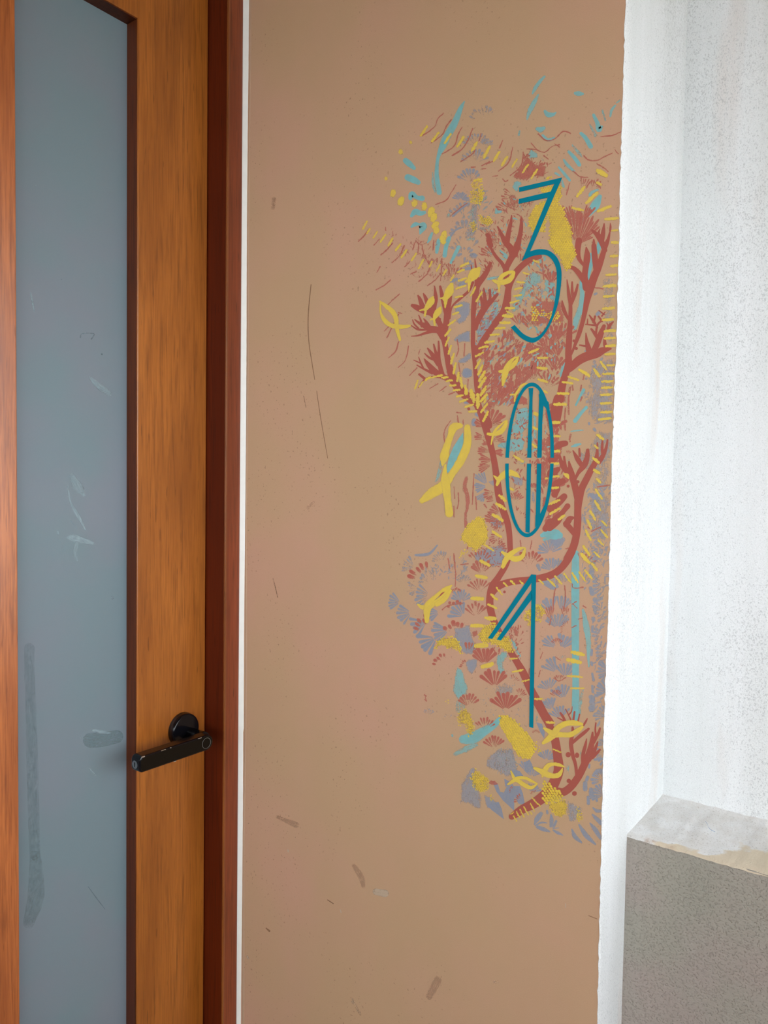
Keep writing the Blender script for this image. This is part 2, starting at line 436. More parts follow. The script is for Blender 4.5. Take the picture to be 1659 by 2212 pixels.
# pale plaster lip of the tan wall beside the sealant
bm = bmesh.new(); cr = []
for z in zc:
    a = FRAME_Y-.0085-.0006*math.sin(z*7); b = a-.0045-.0012*math.sin(z*11+2)
    cr.append([bm.verts.new((TX+.0002, a, z)), bm.verts.new((TX-.0010, (a+b)/2, z)), bm.verts.new((TX+.0001, b, z))])
for i in range(len(cr)-1):
    for k in range(2): bm.faces.new((cr[i][k], cr[i][k+1], cr[i+1][k+1], cr[i+1][k]))
lip = bm_obj('plaster_lip', bm, mat_plain('pale_tan_lip', srgb(196, 164, 136), .85, .2), wall, True)
if sum(p.normal.x*p.area for p in lip.data.polygons) > 0: lip.data.flip_normals()

# ------------------------------------------------------------------ the door
door = empty('door_1', (.14, 0, 0)); struct(door)
door['label'] = 'teak door leaf with a tall frosted glass pane and black handle'
GX1 = .7500; RAILZ = None
def on_y(px, py, Y):
    d = ray(px, py); t = (Y-CAM.y)/d.y; return CAM + d*t
RAILZ = on_y(295, 38, 0).z
GD = .026                                         # glass sits this deep
LX1 = on_y(37.5, 1100, 0).x
LX0 = LX1 - .135
box_obj('stile', (GX1, 0, 0), (DOOR_X1-.0032, .045, 2.325), M_WOOD, door, .0012)
ls = box_obj('stile', (LX0, 0, 0), (LX1, .045, 2.325), M_WOODL, door, .0015)
box_obj('rail', (LX1, 0, RAILZ), (GX1, .0449, 2.325), M_WOOD, door, .0006)
box_obj('rail', (LX1, 0, 0), (GX1, .0449, .22), M_WOOD, door, .0006)
gl = box_obj('glass_pane', (LX1-.008, GD, .215), (GX1+.008, GD+.008, RAILZ+.008), M_GLASS, door)
gl['label'] = 'tall grey-blue frosted glass pane'
# darker inner reveals of the opening
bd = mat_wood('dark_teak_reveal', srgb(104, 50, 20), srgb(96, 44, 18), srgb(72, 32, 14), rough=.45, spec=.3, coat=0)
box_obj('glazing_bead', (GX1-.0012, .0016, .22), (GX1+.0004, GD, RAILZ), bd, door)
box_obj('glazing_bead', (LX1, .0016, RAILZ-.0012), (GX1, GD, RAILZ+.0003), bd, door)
# dark strip standing in for the shade between leaf and jamb
box_obj('gap_shade', (DOOR_X1-.0034, .004, 0.01), (DOOR_X1-.0012, .04, 2.32), mat_plain('dark_gap', (.01, .006, .004, 1), .9, .1), door)

# second, fixed leaf further left (outside the photograph's edge)
leaf = empty('door_2', (-.24, 0, 0)); struct(leaf); leaf['label'] = 'fixed teak leaf with frosted glass left of the door'
for a, b in ((-.62, -.485), (LX0-.14, LX0-.004)):
    box_obj('stile', (a, 0, 0), (b, .045, 2.325), M_WOODL, leaf, .0015)
for a, b in ((0, .22), (RAILZ, 2.325)): box_obj('rail', (-.485, 0, a), (LX0-.14, .0449, b), M_WOOD, leaf, .0006)
box_obj('glass_pane', (-.49, GD, .215), (LX0-.135, GD+.008, RAILZ+.008), M_GLASS, leaf)
# handle
rc = on_y(398, 1576, -.006); lev_y = -.0595
hz = on_y(380, 1627, -.066).z
handle = empty('door_handle', (rc.x-.14, 0, rc.z)); handle.parent = door; handle['label'] = 'black lever handle with fingerprint ring'
def cyl(bm, c, r, y0, y1, seg=48, bev=.0, r2=None):
    prof = [(0, y0), (r-bev, y0), (r, y0-bev if y1 < y0 else y0+bev)]
    pts = []
    n0 = len(bm.verts)
    r2 = r if r2 is None else r2
    s = -1 if y1 < y0 else 1
    prof = [(r, y0)]
    for k in range(5):
        a = k/4*math.pi/2
        prof.append((r2-bev*(1-math.cos(a)), y1 - s*bev*(1-math.sin(a))))
    rings = []
    for (rr, yy) in prof:
        rings.append([bm.verts.new((c[0]+rr*math.cos(t*2*math.pi/seg), yy, c[1]+rr*math.sin(t*2*math.pi/seg))) for t in range(seg)])
    for i in range(len(rings)-1):
        for t in range(seg): bm.faces.new((rings[i][t], rings[i][(t+1) % seg], rings[i+1][(t+1) % seg], rings[i+1][t]))
    bm.faces.new(rings[-1]); bm.faces.new(rings[0][::-1])
    bmesh.ops.recalc_face_normals(bm, faces=bm.faces)
bm = bmesh.new(); cyl(bm, (rc.x, rc.z), .0285, 0.0, -.0125, 64, .0035, .0275)
HP = handle
rose = bm_obj('rose', bm, M_BLACK, handle, True)
bm = bmesh.new(); cyl(bm, (rc.x+.008, hz+.0), .0115, -.010, lev_y+.012, 40, .001); 
bm_obj('neck', bm, M_BLACK, handle, True)
LXa, LXb = .7065, .8500
def lever(bm, x0, x1, zc, h, ya, yb, bev):
    # outline in the x-z plane: small radius left, full round right; swept from ya (back) to yb (front)
    out = []
    rl, rr = h*.30, h*.5
    for k in range(9):
        a = math.pi*1.0 + k/8*math.pi/2; out.append((x0+rl+rl*math.cos(a), zc-h/2+rl+rl*math.sin(a)))
    for k in range(17):
        a = -math.pi/2 + k/16*math.pi; out.append((x1-rr+rr*math.cos(a), zc+rr*math.sin(a)))
    for k in range(9):
        a = math.pi/2 + k/8*math.pi/2; out.append((x0+rl+rl*math.cos(a), zc+h/2-rl+rl*math.sin(a)))
    cxm = (x0+x1)/2
    def inset(pts, d):
        res = []; n = len(pts)
        for i in range(n):
            a, b = Vector(pts[i-1]), Vector(pts[(i+1) % n]); t = (b-a).normalized()
            nn = Vector((-t.y, t.x)); res.append((pts[i][0]+nn.x*d, pts[i][1]+nn.y*d))
        return res
    rings = []
    prof = [(bev, ya), (bev*.3, ya-bev*.3), (0, ya-bev), (0, yb+bev), (bev*.3, yb+bev*.3), (bev, yb)]
    for d, yy in prof:
        rings.append([bm.verts.new((p[0], yy, p[1])) for p in inset(out, d)])
    n = len(out)
    for i in range(len(rings)-1):
        for t in range(n): bm.faces.new((rings[i][t], rings[i][(t+1) % n], rings[i+1][(t+1) % n], rings[i+1][t]))
    bm.faces.new(rings[0]); f = bm.faces.new(rings[-1])
    bmesh.ops.recalc_face_normals(bm, faces=bm.faces)
hc = hz
def dpart(name, bm, mat, smooth=False, par=None):
    return bm_obj(name, bm, mat, handle, smooth)
bm = bmesh.new(); lever(bm, LXa, LXb, hc, .0255, -.046, -.0665, .0022)
dpart('lever', bm, M_BLACK)
bm = bmesh.new(); lever(bm, LXa+.0024, LXb-.0024, hc, .0255-.0048, -.0660, -.0671, .0003)
dpart('front_plate', bm, M_FACE)
def torus(bm, c, r, w, y, seg=56, axis='Y'):
    ring = []
    for t in range(seg):
        a = t*2*math.pi/seg
        row = []
        for k in range(6):
            b = k*2*math.pi/6
            rr = r+w*math.cos(b); yy = w*math.sin(b)
            if axis == 'Y': row.append(bm.verts.new((c[0]+rr*math.cos(a), y+yy, c[1]+rr*math.sin(a))))
            else: row.append(bm.verts.new((y+yy, c[0]+rr*math.cos(a), c[1]+rr*math.sin(a))))
        ring.append(row)
    for t in range(seg):
        for k in range(6): bm.faces.new((ring[t][k], ring[(t+1) % seg][k], ring[(t+1) % seg][(k+1) % 6], ring[t][(k+1) % 6]))
    bmesh.ops.recalc_face_normals(bm, faces=bm.faces)
bm = bmesh.new(); torus(bm, (LXb-.0145, hc), .0086, .00036, -.0671)
dpart('sensor_ring', bm, M_RING, True)
# key cylinder on the end of the lever
bm = bmesh.new()
seg = 32; cyy, rr = -.0555, .0062
c0 = [bm.verts.new((LXa-.0003, cyy+rr*math.cos(t*2*math.pi/seg), hc-.001+rr*math.sin(t*2*math.pi/seg))) for t in range(seg)]
c1 = [bm.verts.new((LXa+.004, v.co.y, v.co.z)) for v in c0]
bm.faces.new(c0)
for t in range(seg): bm.faces.new((c0[t], c0[(t+1) % seg], c1[(t+1) % seg], c1[t]))
bmesh.ops.recalc_face_normals(bm, faces=bm.faces)
dpart('key_cylinder', bm, M_STEEL)
bm = bmesh.new(); box(bm, (LXa-.0007, cyy-.0008, hc-.0045), (LXa+.001, cyy+.0008, hc+.0025)); bmesh.ops.recalc_face_normals(bm, faces=bm.faces)
dpart('keyhole', bm, M_BLACK)
bm = bmesh.new()
for (x, zf, l, w) in ((LXa+.0035, .5, .006, .0009), (LXa+.040, .5, .008, .0004), (LXa+.112, .5, .007, .0004), (LXa+.064, -.5, .004, .0006), (LXa+.0567, .5, .002, .0005)):
    zc = hc+zf*.0235 if zf > 0 else hc-.0122
    box(bm, (x, -.0671, zc-w), (x+l, -.0660, zc+w*.6))
bmesh.ops.recalc_face_normals(bm, faces=bm.faces)
dpart('worn_edge', bm, M_CHIP)

# ------------------------------------------------------------------ paint on surfaces
CROP = {'A': (760, 150, 5.53), 'B': (1050, 150, 5.53), 'C': (760, 480, 5.53), 'D': (1050, 520, 5.53), 'E': (820, 860, 5.53),
        'F': (1030, 860, 5.53), 'G': (820, 1160, 5.53), 'H': (1030, 1180, 5.53), 'I': (900, 1480, 6.145), 'J': (1060, 1500, 6.32),
        'K': (960, 380, 8.295), 'L': (960, 620, 8.295), 'M': (960, 840, 8.295), 'N': (1160, 380, 8.295), 'O': (1180, 800, 10.37),
        'P': (0, 0, 1.0)}
def T(c, pts):
    x0, y0, s = CROP[c]
    return [((p[0]/s+x0, p[1]/s+y0) + ((p[2]/s,) if len(p) > 2 else ())) for p in pts]
def smooth_path(p, per=5):
    if len(p) < 3:
        a, b = p; return [tuple(a[i]+(b[i]-a[i])*k/4 for i in range(len(a))) for k in range(5)]
    q = [p[0]] + list(p) + [p[-1]]; out = []
    for i in range(1, len(q)-2):
        for k in range(per):
            t = k/per
            out.append(tuple(.5*((2*q[i][j]) + (-q[i-1][j]+q[i+1][j])*t + (2*q[i-1][j]-5*q[i][j]+4*q[i+1][j]-q[i+2][j])*t*t
                                 + (-q[i-1][j]+3*q[i][j]-3*q[i+1][j]+q[i+2][j])*t**3) for j in range(len(q[i]))))
    out.append(tuple(p[-1])); return out
PXM = .00062
class Paint:
    """collects painted shapes given in wall pixels, then lays them on a wall plane as one thin mesh"""
    slot = 0
    def __init__(self): self.v = []; self.f = []; self.c = []; self.s = []; self.k = []
    def close(self):                 # every shape lies a hair's breadth above the one painted before it
        Paint.slot = R()*80
        self.k += [Paint.slot]*(len(self.v)-len(self.k)); return self
    def stroke(self, pts, c=1.3, e=None, cap=True, per=5, jit=0.0, seed=None):
        e = c if e is None else e
        P = smooth_path([p if len(p) > 2 else p+(2,) for p in pts], per)
        P = [(x, y, max(w, .35)) for x, y, w in P]
        if cap:
            a, b = P[0], P[1]; d = math.hypot(b[0]-a[0], b[1]-a[1]) or 1
            dx, dy = (a[0]-b[0])/d, (a[1]-b[1])/d
            P = [(a[0]+dx*a[2]*k, a[1]+dy*a[2]*k, a[2]*math.sqrt(max(0, 1-k*k))+.05) for k in (.98, .8, .45)] + P
            a, b = P[-1], P[-2]; d = math.hypot(b[0]-a[0], b[1]-a[1]) or 1
            dx, dy = (a[0]-b[0])/d, (a[1]-b[1])/d
            P = P + [(a[0]+dx*a[2]*k, a[1]+dy*a[2]*k, a[2]*math.sqrt(max(0, 1-k*k))+.05) for k in (.45, .8, .98)]
        base = len(self.v); n = len(P); cols = (-1, -.6, 0, .6, 1)
        s = 0; sd = R()*9
        for i, (x, y, w) in enumerate(P):
            a, b = P[max(i-1, 0)], P[min(i+1, n-1)]
            d = math.hypot(b[0]-a[0], b[1]-a[1]) or 1
            nx, ny = -(b[1]-a[1])/d, (b[0]-a[0])/d
            if i: s += math.hypot(x-P[i-1][0], y-P[i-1][1])
            endf = min(1, min(i, n-1-i)/3+.0) if e != c else 1
            for k in cols:
                ww = w*k + (R()-.5)*jit*abs(k)
                self.v.append((x+nx*ww, y+ny*ww))
                cv = (e if abs(k) == 1 else c)
                cv = e+(cv-e)*endf
                self.c.append(cv); self.s.append((s*PXM, ww*PXM, sd))
        m = len(cols)
        for i in range(n-1):
            for k in range(m-1):
                q = base+i*m+k; self.f.append((q, q+1, q+m+1, q+m))
        return self.close()
    def poly(self, pts, c=1.3):
        vs = [Vector((p[0], p[1], 0)) for p in pts]; base = len(self.v)
        for p in pts: self.v.append((p[0], p[1])); self.c.append(c); self.s.append((p[0]*PXM, p[1]*PXM, 0))
        for t in tessellate_polygon([vs]): self.f.append(tuple(base+i for i in t))
        return self.close()
    def band(self, a, b, n=60, c=1.3):
        def rs(p):
            p = smooth_path(p, 6); L = [0]
            for i in range(1, len(p)): L.append(L[-1]+math.hypot(p[i][0]-p[i-1][0], p[i][1]-p[i-1][1]))
            out = []; j = 0
            for k in range(n+1):
                t = L[-1]*k/n
                while j < len(L)-2 and L[j+1] < t: j += 1
                u = (t-L[j])/((L[j+1]-L[j]) or 1); out.append((p[j][0]+(p[j+1][0]-p[j][0])*u, p[j][1]+(p[j+1][1]-p[j][1])*u))
            return out
        A, B = rs(a), rs(b); base = len(self.v)
        for i in range(n+1):
            self.v += [A[i], B[i]]; self.c += [c, c]; self.s += [(0, 0, 0), (0, 0, 0)]
        for i in range(n):
            q = base+2*i; self.f.append((q, q+1, q+3, q+2))
        return self.close()
    def wash(self, pts, c=.6, soft=9, step=3.0):
        xs = [p[0] for p in pts]; ys = [p[1] for p in pts]; n = len(pts)
        def inside(x, y):
            r = False; j = n-1
            for i in range(n):
                if (ys[i] > y) != (ys[j] > y) and x < (xs[j]-xs[i])*(y-ys[i])/(ys[j]-ys[i])+xs[i]: r = not r
                j = i
            return r
        def dist(x, y):
            best = 1e9
            for i in range(n):
                ax, ay, bx, by = xs[i-1], ys[i-1], xs[i], ys[i]
                dx, dy = bx-ax, by-ay; L2 = dx*dx+dy*dy or 1
                t = max(0, min(1, ((x-ax)*dx+(y-ay)*dy)/L2)); best = min(best, math.hypot(x-ax-dx*t, y-ay-dy*t))
            return best
        x0, y0 = min(xs)-step, min(ys)-step; nx = int((max(xs)-x0)/step)+2; ny = int((max(ys)-y0)/step)+2
        idx = {}
        val = {}
        for j in range(ny+1):
            for i in range(nx+1):
                x, y = x0+i*step, y0+j*step; val[i, j] = dist(x, y)/soft if inside(x, y) else 0
        for j in range(ny):
            for i in range(nx):
                q = [(i, j), (i+1, j), (i+1, j+1), (i, j+1)]
                if max(val[k] for k in q) <= 0: continue
                f = []
                for k in q:
                    if k not in idx:
                        idx[k] = len(self.v); x, y = x0+k[0]*step, y0+k[1]*step
                        self.v.append((x, y)); self.c.append(min(1, val[k])*c); self.s.append((y*PXM, x*PXM, 3))
                    f.append(idx[k])
                self.f.append(tuple(f))
        return self.close()
    def fan(self, cx, cy, r, deg, half, cin=.3, cout=1.1, n=None, r0=.18, wid=.80):
        n = n or max(5, int(half*2/15)); a0 = math.radians(deg-half); da = math.radians(2*half)/n
        for k in range(n):
            am = a0+da*(k+.5)+(R()-.5)*da*.25; rr = r*(.86+.20*R()); hw = da*.5*wid*(.8+.35*R())
            base = len(self.v); sd = R()*9; ci = cin+(R()-.5)*.2; co = cout+(R()-.5)*.25
            rad = (r0, .45, .7, .88, 1.0); cv = (ci*.8, ci, (ci+co)/2, co, co*.75)
            for i, (q, cvi) in enumerate(zip(rad, cv)):
                for j in (-1, -.5, 0, .5, 1):
                    rq = rr*(q - (.07*j*j if i == 4 else 0))
                    a = am+hw*j*(1 if i < 4 else .92)
                    self.v.append((cx+rq*math.cos(a), cy-rq*math.sin(a)))
                    self.c.append(cvi*(1 if abs(j) < 1 else .62)); self.s.append((rq*PXM, j*hw*rq*PXM, sd))
            for i in range(4):
                for j in range(4):
                    q = base+i*5+j; self.f.append((q, q+1, q+6, q+5))
            self.close()
        return self
    def build(self, name, mat, parent, layer, plane=('x', TX), clip=True):
        if not self.v: return None
        off = Vector((0, 0, 0)); p = parent
        while p: off += Vector(p.location); p = p.parent
        vs = []; self.close()
        for (px, py), sl in zip(self.v, self.k):
            h = layer*.00005+.00006+sl*.55e-6
            if plane[0] == 'x':
                q = on_x(px, py, plane[1]); q = Vector((plane[1]-h, q.y, q.z))
                if clip: q.y = max(q.y, led(q.z)-.0002)
            else:
                q = on_y(px, py, plane[1]); q = Vector((q.x, plane[1]-h, q.z))
            vs.append(q-off)
        me = bpy.data.meshes.new(name); me.from_pydata([tuple(v) for v in vs], [], self.f)
        a = me.attributes.new('cov', 'FLOAT', 'POINT'); a.data.foreach_set('value', self.c)
        a = me.attributes.new('st', 'FLOAT_VECTOR', 'POINT'); a.data.foreach_set('vector', [c for s in self.s for c in s])
        me.materials.append(mat); me.update()
        o = bpy.data.objects.new(name, me); COL.objects.link(o)
        if parent: o.parent = parent
        return o

mural = empty('wall_mural', (TX, -.45, 1.35))
tag(mural, 'coral reef mural of red branches, yellow fish and grey-blue fans on the tan wall', 'mural')
def inpoly(x, y, pts):
    r = False; j = len(pts)-1
    for i in range(len(pts)):
        xi, yi, xj, yj = pts[i][0], pts[i][1], pts[j][0], pts[j][1]
        if (yi > y) != (yj > y) and x < (xj-xi)*(y-yi)/(yj-yi)+xi: r = not r
        j = i
    return r
# ------------------------------------------------------------------ the mural, from the lowest coat to the top one
def washes(name, mat, layer, items):
    for c, pts, cov, soft in items:
        Paint().wash(T(c, pts), cov, soft).build(name, mat, mural, layer)
washes('colour_wash', P_BLU, 0, [
    ('D', [(1370,420),(1540,420),(1540,1250),(1430,1240),(1380,900)], .42, 7),
    ('D', [(1230,1500),(1400,1400),(1560,1350),(1540,2212),(1260,2212),(1160,1900),(1260,1800),(1180,1650)], .54, 10),
    ('F', [(1180,650),(1300,600),(1450,350),(1640,400),(1600,1100),(1340,1150),(1400,900),(1290,900),(1200,760)], .50, 9),
    ('F', [(1320,1180),(1600,1120),(1600,1700),(1450,1720),(1370,1500)], .56, 9),
    ('E', [(1110,1850),(1260,1780),(1500,1730),(1530,1850),(1520,1990),(1350,2030),(1230,2010),(1130,1930)], .86, 6),
    ('E', [(1290,1370),(1380,1400),(1480,1470),(1490,1560),(1400,1570),(1310,1530)], .72, 6),
    ('K', [(430,480),(520,430),(650,480),(640,800),(600,1100),(350,1180),(330,1000),(430,750)], .58, 9),
    ('I', [(920,940),(1080,820),(1290,810),(1352,1000),(1340,1130),(1180,1190),(1040,1160),(890,1100)], .68, 8),
    ('I', [(580,1290),(640,1180),(740,1050),(800,1100),(820,1300),(880,1480),(890,1670),(760,1650),(690,1590),(555,1580)], .66, 7),
    ('I', [(880,1440),(990,1480),(1080,1550),(1000,1640),(930,1650),(900,1560)], .9, 5),
    ('J', [(50,760),(160,710),(260,720),(390,900),(390,1100),(290,1160),(150,1140),(0,1000)], .62, 9),
    ('J', [(1030,1420),(1180,1480),(1280,1530),(1260,1680),(1170,1760),(1050,1780),(1010,1650)], .62, 9),
    ('L', [(560,760),(700,560),(860,400),(990,300),(1000,500),(900,640),(700,960),(570,1100)], .72, 7),
    ('G', [(880,1080),(1090,1030),(1120,1180),(1190,1330),(1120,1420),(1020,1420),(930,1330),(870,1200)], .78, 7),
    ('G', [(1010,1480),(1100,1440),(1190,1450),(1180,1560),(1110,1660),(1040,1600)], .85, 6),
    ('H', [(200,1640),(330,1600),(450,1640),(490,1750),(300,1850),(180,1760)], .5, 8),
    ('L', [(150,300),(330,230),(490,260),(480,500),(400,620),(280,700),(200,640),(210,560),(270,520),(160,480)], .85, 7),
    ('L', [(130,940),(250,840),(400,760),(480,760),(480,1010),(330,1000),(200,1010)], .98, 6),
    ('L', [(210,1330),(330,1240),(490,1120),(500,1290),(380,1380),(260,1390)], .98, 6),
    ('L', [(290,1560),(330,1460),(400,1430),(510,1470),(520,1610),(400,1650),(330,1630)], 1.15, 5),
    ('L', [(150,1480),(200,1370),(230,1440),(170,1560)], .8, 5),
    ('F', [(380,920),(480,880),(570,960),(560,1040),(520,1070),(430,1040)], .75, 6),
    ('F', [(640,1080),(710,1120),(710,1260),(660,1290),(640,1200)], .8, 6),
    ('F', [(510,1060),(540,1060),(460,1340),(440,1330)], .75, 3),
    ('D', [(300,1100),(440,900),(520,900),(300,1250),(160,1400),(150,1250)], .35, 8),
    ('H', [(1100,1560),(1160,1640),(1150,1900),(1080,1800)], .2, 8),
])
washes('colour_wash', P_CYA, 1, [
    ('F', [(470,120),(620,90),(620,300),(560,420),(540,440),(420,430),(410,340),(450,300)], .95, 5),
    ('F', [(250,530),(380,480),(560,440),(590,520),(560,640),(400,660),(330,620),(300,590)], .78, 6),
    ('F', [(660,190),(720,200),(730,480),(670,520)], .85, 5),
    ('M', [(900,1030),(960,990),(1100,890),(1120,1080),(960,1060)], 1.0, 4),
    ('F', [(440,740),(540,770),(520,700),(600,760),(560,800),(440,790)], .8, 4),
    ('H', [(220,1300),(300,1230),(400,1250),(370,1340),(330,1440),(400,1560),(260,1540),(210,1400)], .72, 7),
    ('H', [(370,1020),(440,1100),(500,1200),(530,1340),(490,1330),(420,1200)], .8, 5),
    ('G', [(915,1525),(1000,1570),(1070,1800),(1060,1880),(930,1970),(860,1850),(880,1650)], .78, 7),
    ('G', [(870,1940),(1000,1900),(1060,2060),(960,2130),(880,2060)], .5, 8),
    ('D', [(290,760),(380,600),(480,390),(560,350),(660,370),(700,500),(600,560),(520,600),(400,860),(290,880)], .66, 8),
    ('D', [(680,430),(840,500),(830,760),(760,720),(720,620),(650,640),(700,540)], .72, 5),
    ('D', [(0,440),(60,420),(170,410),(170,450),(60,480),(0,490)], .85, 4),
    ('L', [(640,0),(900,0),(960,100),(990,400),(920,500),(800,420),(860,200),(700,150),(640,60)], .55, 8),
    ('L', [(560,800),(760,560),(820,560),(700,860),(600,960)], .55, 6),
    ('L', [(680,1380),(780,1280),(900,1240),(930,1290),(840,1400),(700,1450)], .72, 6),
    ('K', [(340,1100),(470,1060),(600,1080),(590,1180),(480,1200),(350,1180)], .62, 7),
    ('K', [(400,780),(430,650),(480,500),(590,520),(560,720),(450,800)], .60, 8),
    ('K', [(1240,100),(1300,70),(1420,130),(1340,200),(1340,290),(1270,290),(1200,200)], .92, 4),
    ('K', [(910,550),(1050,590),(1060,660),(980,690),(890,720),(880,650)], .92, 4),
    ('K', [(0,650),(100,620),(150,680),(110,760),(20,780)], .72, 7),
    ('K', [(1420,940),(1470,960),(1480,1060),(1420,1040)], .8, 4),
    ('K', [(1240,1060),(1310,1100),(1290,1190),(1250,1150)], .75, 4),
    ('K', [(1000,1330),(1040,1350),(1120,1450),(1110,1540),(1040,1460)], .8, 4),
    ('J', [(595,190),(660,300),(650,380),(590,440)], .8, 5),
    ('J', [(980,700),(1020,680),(1100,1000),(1120,1120),(1040,1130),(1000,1000),(1060,900)], .55, 8),
    ('J', [(1190,760),(1240,660),(1310,620),(1280,700),(1240,900),(1220,960)], .5, 6),
    ('O', [(450,1990),(540,1960),(550,2030),(450,2060)], .8, 3),
    ('H', [(940,1340),(1010,1280),(1100,1270),(1120,1330),(960,1380)], .5, 6),
    ('H', [(550,230),(610,210),(630,260),(590,290)], .55, 5),
    ('I', [(480,270),(600,260),(620,400),(560,430),(480,360)], .55, 8),
    ('B', [(480,1010),(540,930),(620,1000),(640,1070),(520,1080)], .85, 6),
    ('B', [(640,1040),(720,1070),(720,1120),(650,1110)], .5, 5),
    ('A', [(1190,1260),(1280,1240),(1290,1290),(1220,1310)], .4, 6),
])
washes('colour_wash', P_RED, 2, [
    ('B', [(300,1270),(400,1150),(480,1010),(600,1120),(690,1130),(750,1140),(700,1300),(560,1300),(450,1340),(330,1320)], .78, 7),
    ('B', [(200,1440),(390,1480),(400,1560),(700,1500),(560,1640),(330,1700),(150,1620),(250,1560)], .52, 9),
    ('K', [(700,800),(900,900),(1000,1000),(1000,1300),(900,1400),(700,1350),(760,1100),(640,1000)], .42, 9),
    ('K', [(1050,900),(1150,950),(1100,1050),(1230,1150),(1200,1350),(1050,1200)], .45, 8),
    ('D', [(540,700),(900,700),(960,980),(900,1000),(600,1010),(520,900)], .80, 7),
    ('D', [(480,560),(640,480),(700,620),(640,720),(520,700),(430,620)], .45, 8),
    ('L', [(760,460),(900,420),(960,540),(880,700),(780,740),(740,600)], .62, 8),
    ('L', [(900,1180),(1180,1120),(1300,1150),(1200,1400),(1040,1560),(1020,1800),(830,1900),(800,1700),(900,1450),(1060,1320)], .80, 9),
    ('L', [(1200,1480),(1400,1300),(1500,1350),(1450,1500),(1300,1600),(1180,1700)], .5, 9),
    ('M', [(780,0),(990,30),(1000,120),(920,260),(850,430),(700,430),(640,250),(830,180)], .74, 8),
    ('M', [(1170,170),(1300,60),(1500,160),(1510,290),(1400,320),(1380,270),(1180,290)], 1.0, 5),
    ('F', [(380,0),(600,20),(610,80),(560,90),(380,80)], .9, 5),
    ('F', [(820,60),(900,200),(1020,310),(920,400),(900,700),(820,560),(860,440),(800,200)], .95, 6),
    ('F', [(770,450),(860,560),(870,700),(780,640)], .8, 6),
    ('F', [(700,760),(860,800),(860,1000),(820,1100),(780,1100),(700,900)], .72, 8),
    ('F', [(780,1150),(860,1180),(830,1330),(760,1350)], .9, 6),
    ('N', [(500,620),(640,560),(870,570),(800,900),(740,1180),(640,1180),(620,920),(560,860)], .52, 8),
    ('G', [(1090,1120),(1180,1090),(1190,1180),(1100,1220)], .8, 5),
    ('H', [(410,960),(520,980),(510,1090),(440,1090)], .72, 5),
    ('E', [(1280,1420),(1470,1440),(1470,1530),(1370,1560)], .45, 6),
    ('G', [(820,290),(900,220),(920,300),(900,400),(850,430)], .4, 6),
])
# grey-blue brushed fans
BF = [('G',250,780,150,172,50,.9,.95), ('G',380,900,180,192,52,.95,1.0), ('G',560,1010,210,205,42,.95,1.05), ('G',680,1200,240,212,44,1.05,1.15),
      ('G',830,1110,210,190,45,1.0,1.05), ('G',1010,950,200,135,52,1.0,1.05), ('G',975,775,150,92,72,.85,1.0), ('G',720,900,170,190,42,.9,1.0),
      ('G',600,690,190,185,55,.6,.9), ('G',750,300,140,120,60,.35,.65), ('G',420,380,170,150,45,.45,.7), ('G',640,560,190,130,50,.35,.65),
      ('G',1000,570,120,90,60,.35,.65), ('G',760,420,140,180,50,.2,.55), ('G',460,610,140,190,50,.4,.65),
      ('H',900,790,190,112,42,.9,1.0), ('H',1000,780,190,72,35,.85,.95), ('H',960,985,190,92,60,.95,.95), ('H',950,1215,190,140,32,.95,1.0),
      ('H',1010,1230,200,62,42,1.0,1.0), ('H',960,1510,200,130,34,.95,1.0), ('H',1060,1570,200,88,50,.95,1.0), ('H',870,1720,150,110,60,.8,.95),
      ('H',1040,1830,190,105,46,.95,1.0), ('H',900,1960,150,115,45,.95,1.0), ('H',1000,2060,160,100,60,.95,1.0), ('H',900,290,160,110,62,.95,1.05),
      ('H',960,290,150,55,36,.9,1.0), ('H',960,500,180,120,50,.6,.8), ('H',1030,450,120,90,50,.6,.7), ('F',880,1850,170,100,84,.95,1.0),
      ('C',1310,460,190,60,55,.25,.7), ('A',1490,920,170,90,78,.35,.72), ('A',1480,1120,180,95,78,.35,.70), ('A',1420,1350,170,100,64,.45,.95),
      ('A',1580,640,210,105,60,.10,.62), ('A',1300,1560,100,80,90,1.1,1.1), ('A',1330,1780,190,110,50,.2,.7), ('A',1350,2000,200,125,50,.25,.72),
      ('A',1380,2200,230,105,60,.15,.55), ('B',0,930,110,80,60,.4,.75), ('B',10,560,120,80,50,.2,.6),
      ('E',1290,1040,190,128,26,1.0,1.1), ('E',1290,1050,160,188,28,1.0,1.1), ('E',1270,1110,150,235,26,1.0,1.1), ('E',1370,1060,90,110,30,.9,.9),
      ('F',1440,1180,120,250,50,.5,.6), ('H',1540,260,220,180,60,.35,.85), ('H',1570,470,200,195,55,.35,.85), ('H',1580,760,190,190,45,.25,.8),
      ('H',1580,1080,200,185,45,.2,.8), ('H',1590,1260,190,190,45,.2,.8), ('H',1590,1500,170,170,50,.85,1.05), ('H',1570,1740,170,150,55,.95,1.05),
      ('H',1550,2040,160,150,50,.5,.95), ('J',1590,800,190,200,50,.3,.95), ('J',1560,1170,190,150,50,.5,1.05), ('J',1560,1370,190,160,50,.7,1.05),
      ('J',1560,690,110,150,40,.7,1.05), ('C',1250,780,120,60,60,.6,.9), ('C',1330,560,150,40,50,.5,.8), ('F',1500,1460,170,170,60,.3,.8),
      ('F',1560,1640,180,170,60,.3,.8), ('F',1540,1860,180,160,60,.4,.9), ('J',800,160,110,110,60,.9,1.0), ('J',760,900,150,80,70,1.0,1.05),
      ('J',560,1130,150,80,60,.9,1.0), ('J',480,1050,150,100,40,1.0,1.05), ('J',560,1340,130,70,60,.9,1.0), ('I',160,400,90,90,60,.4,.6), ('I',420,450,70,90,60,.25,.5)]
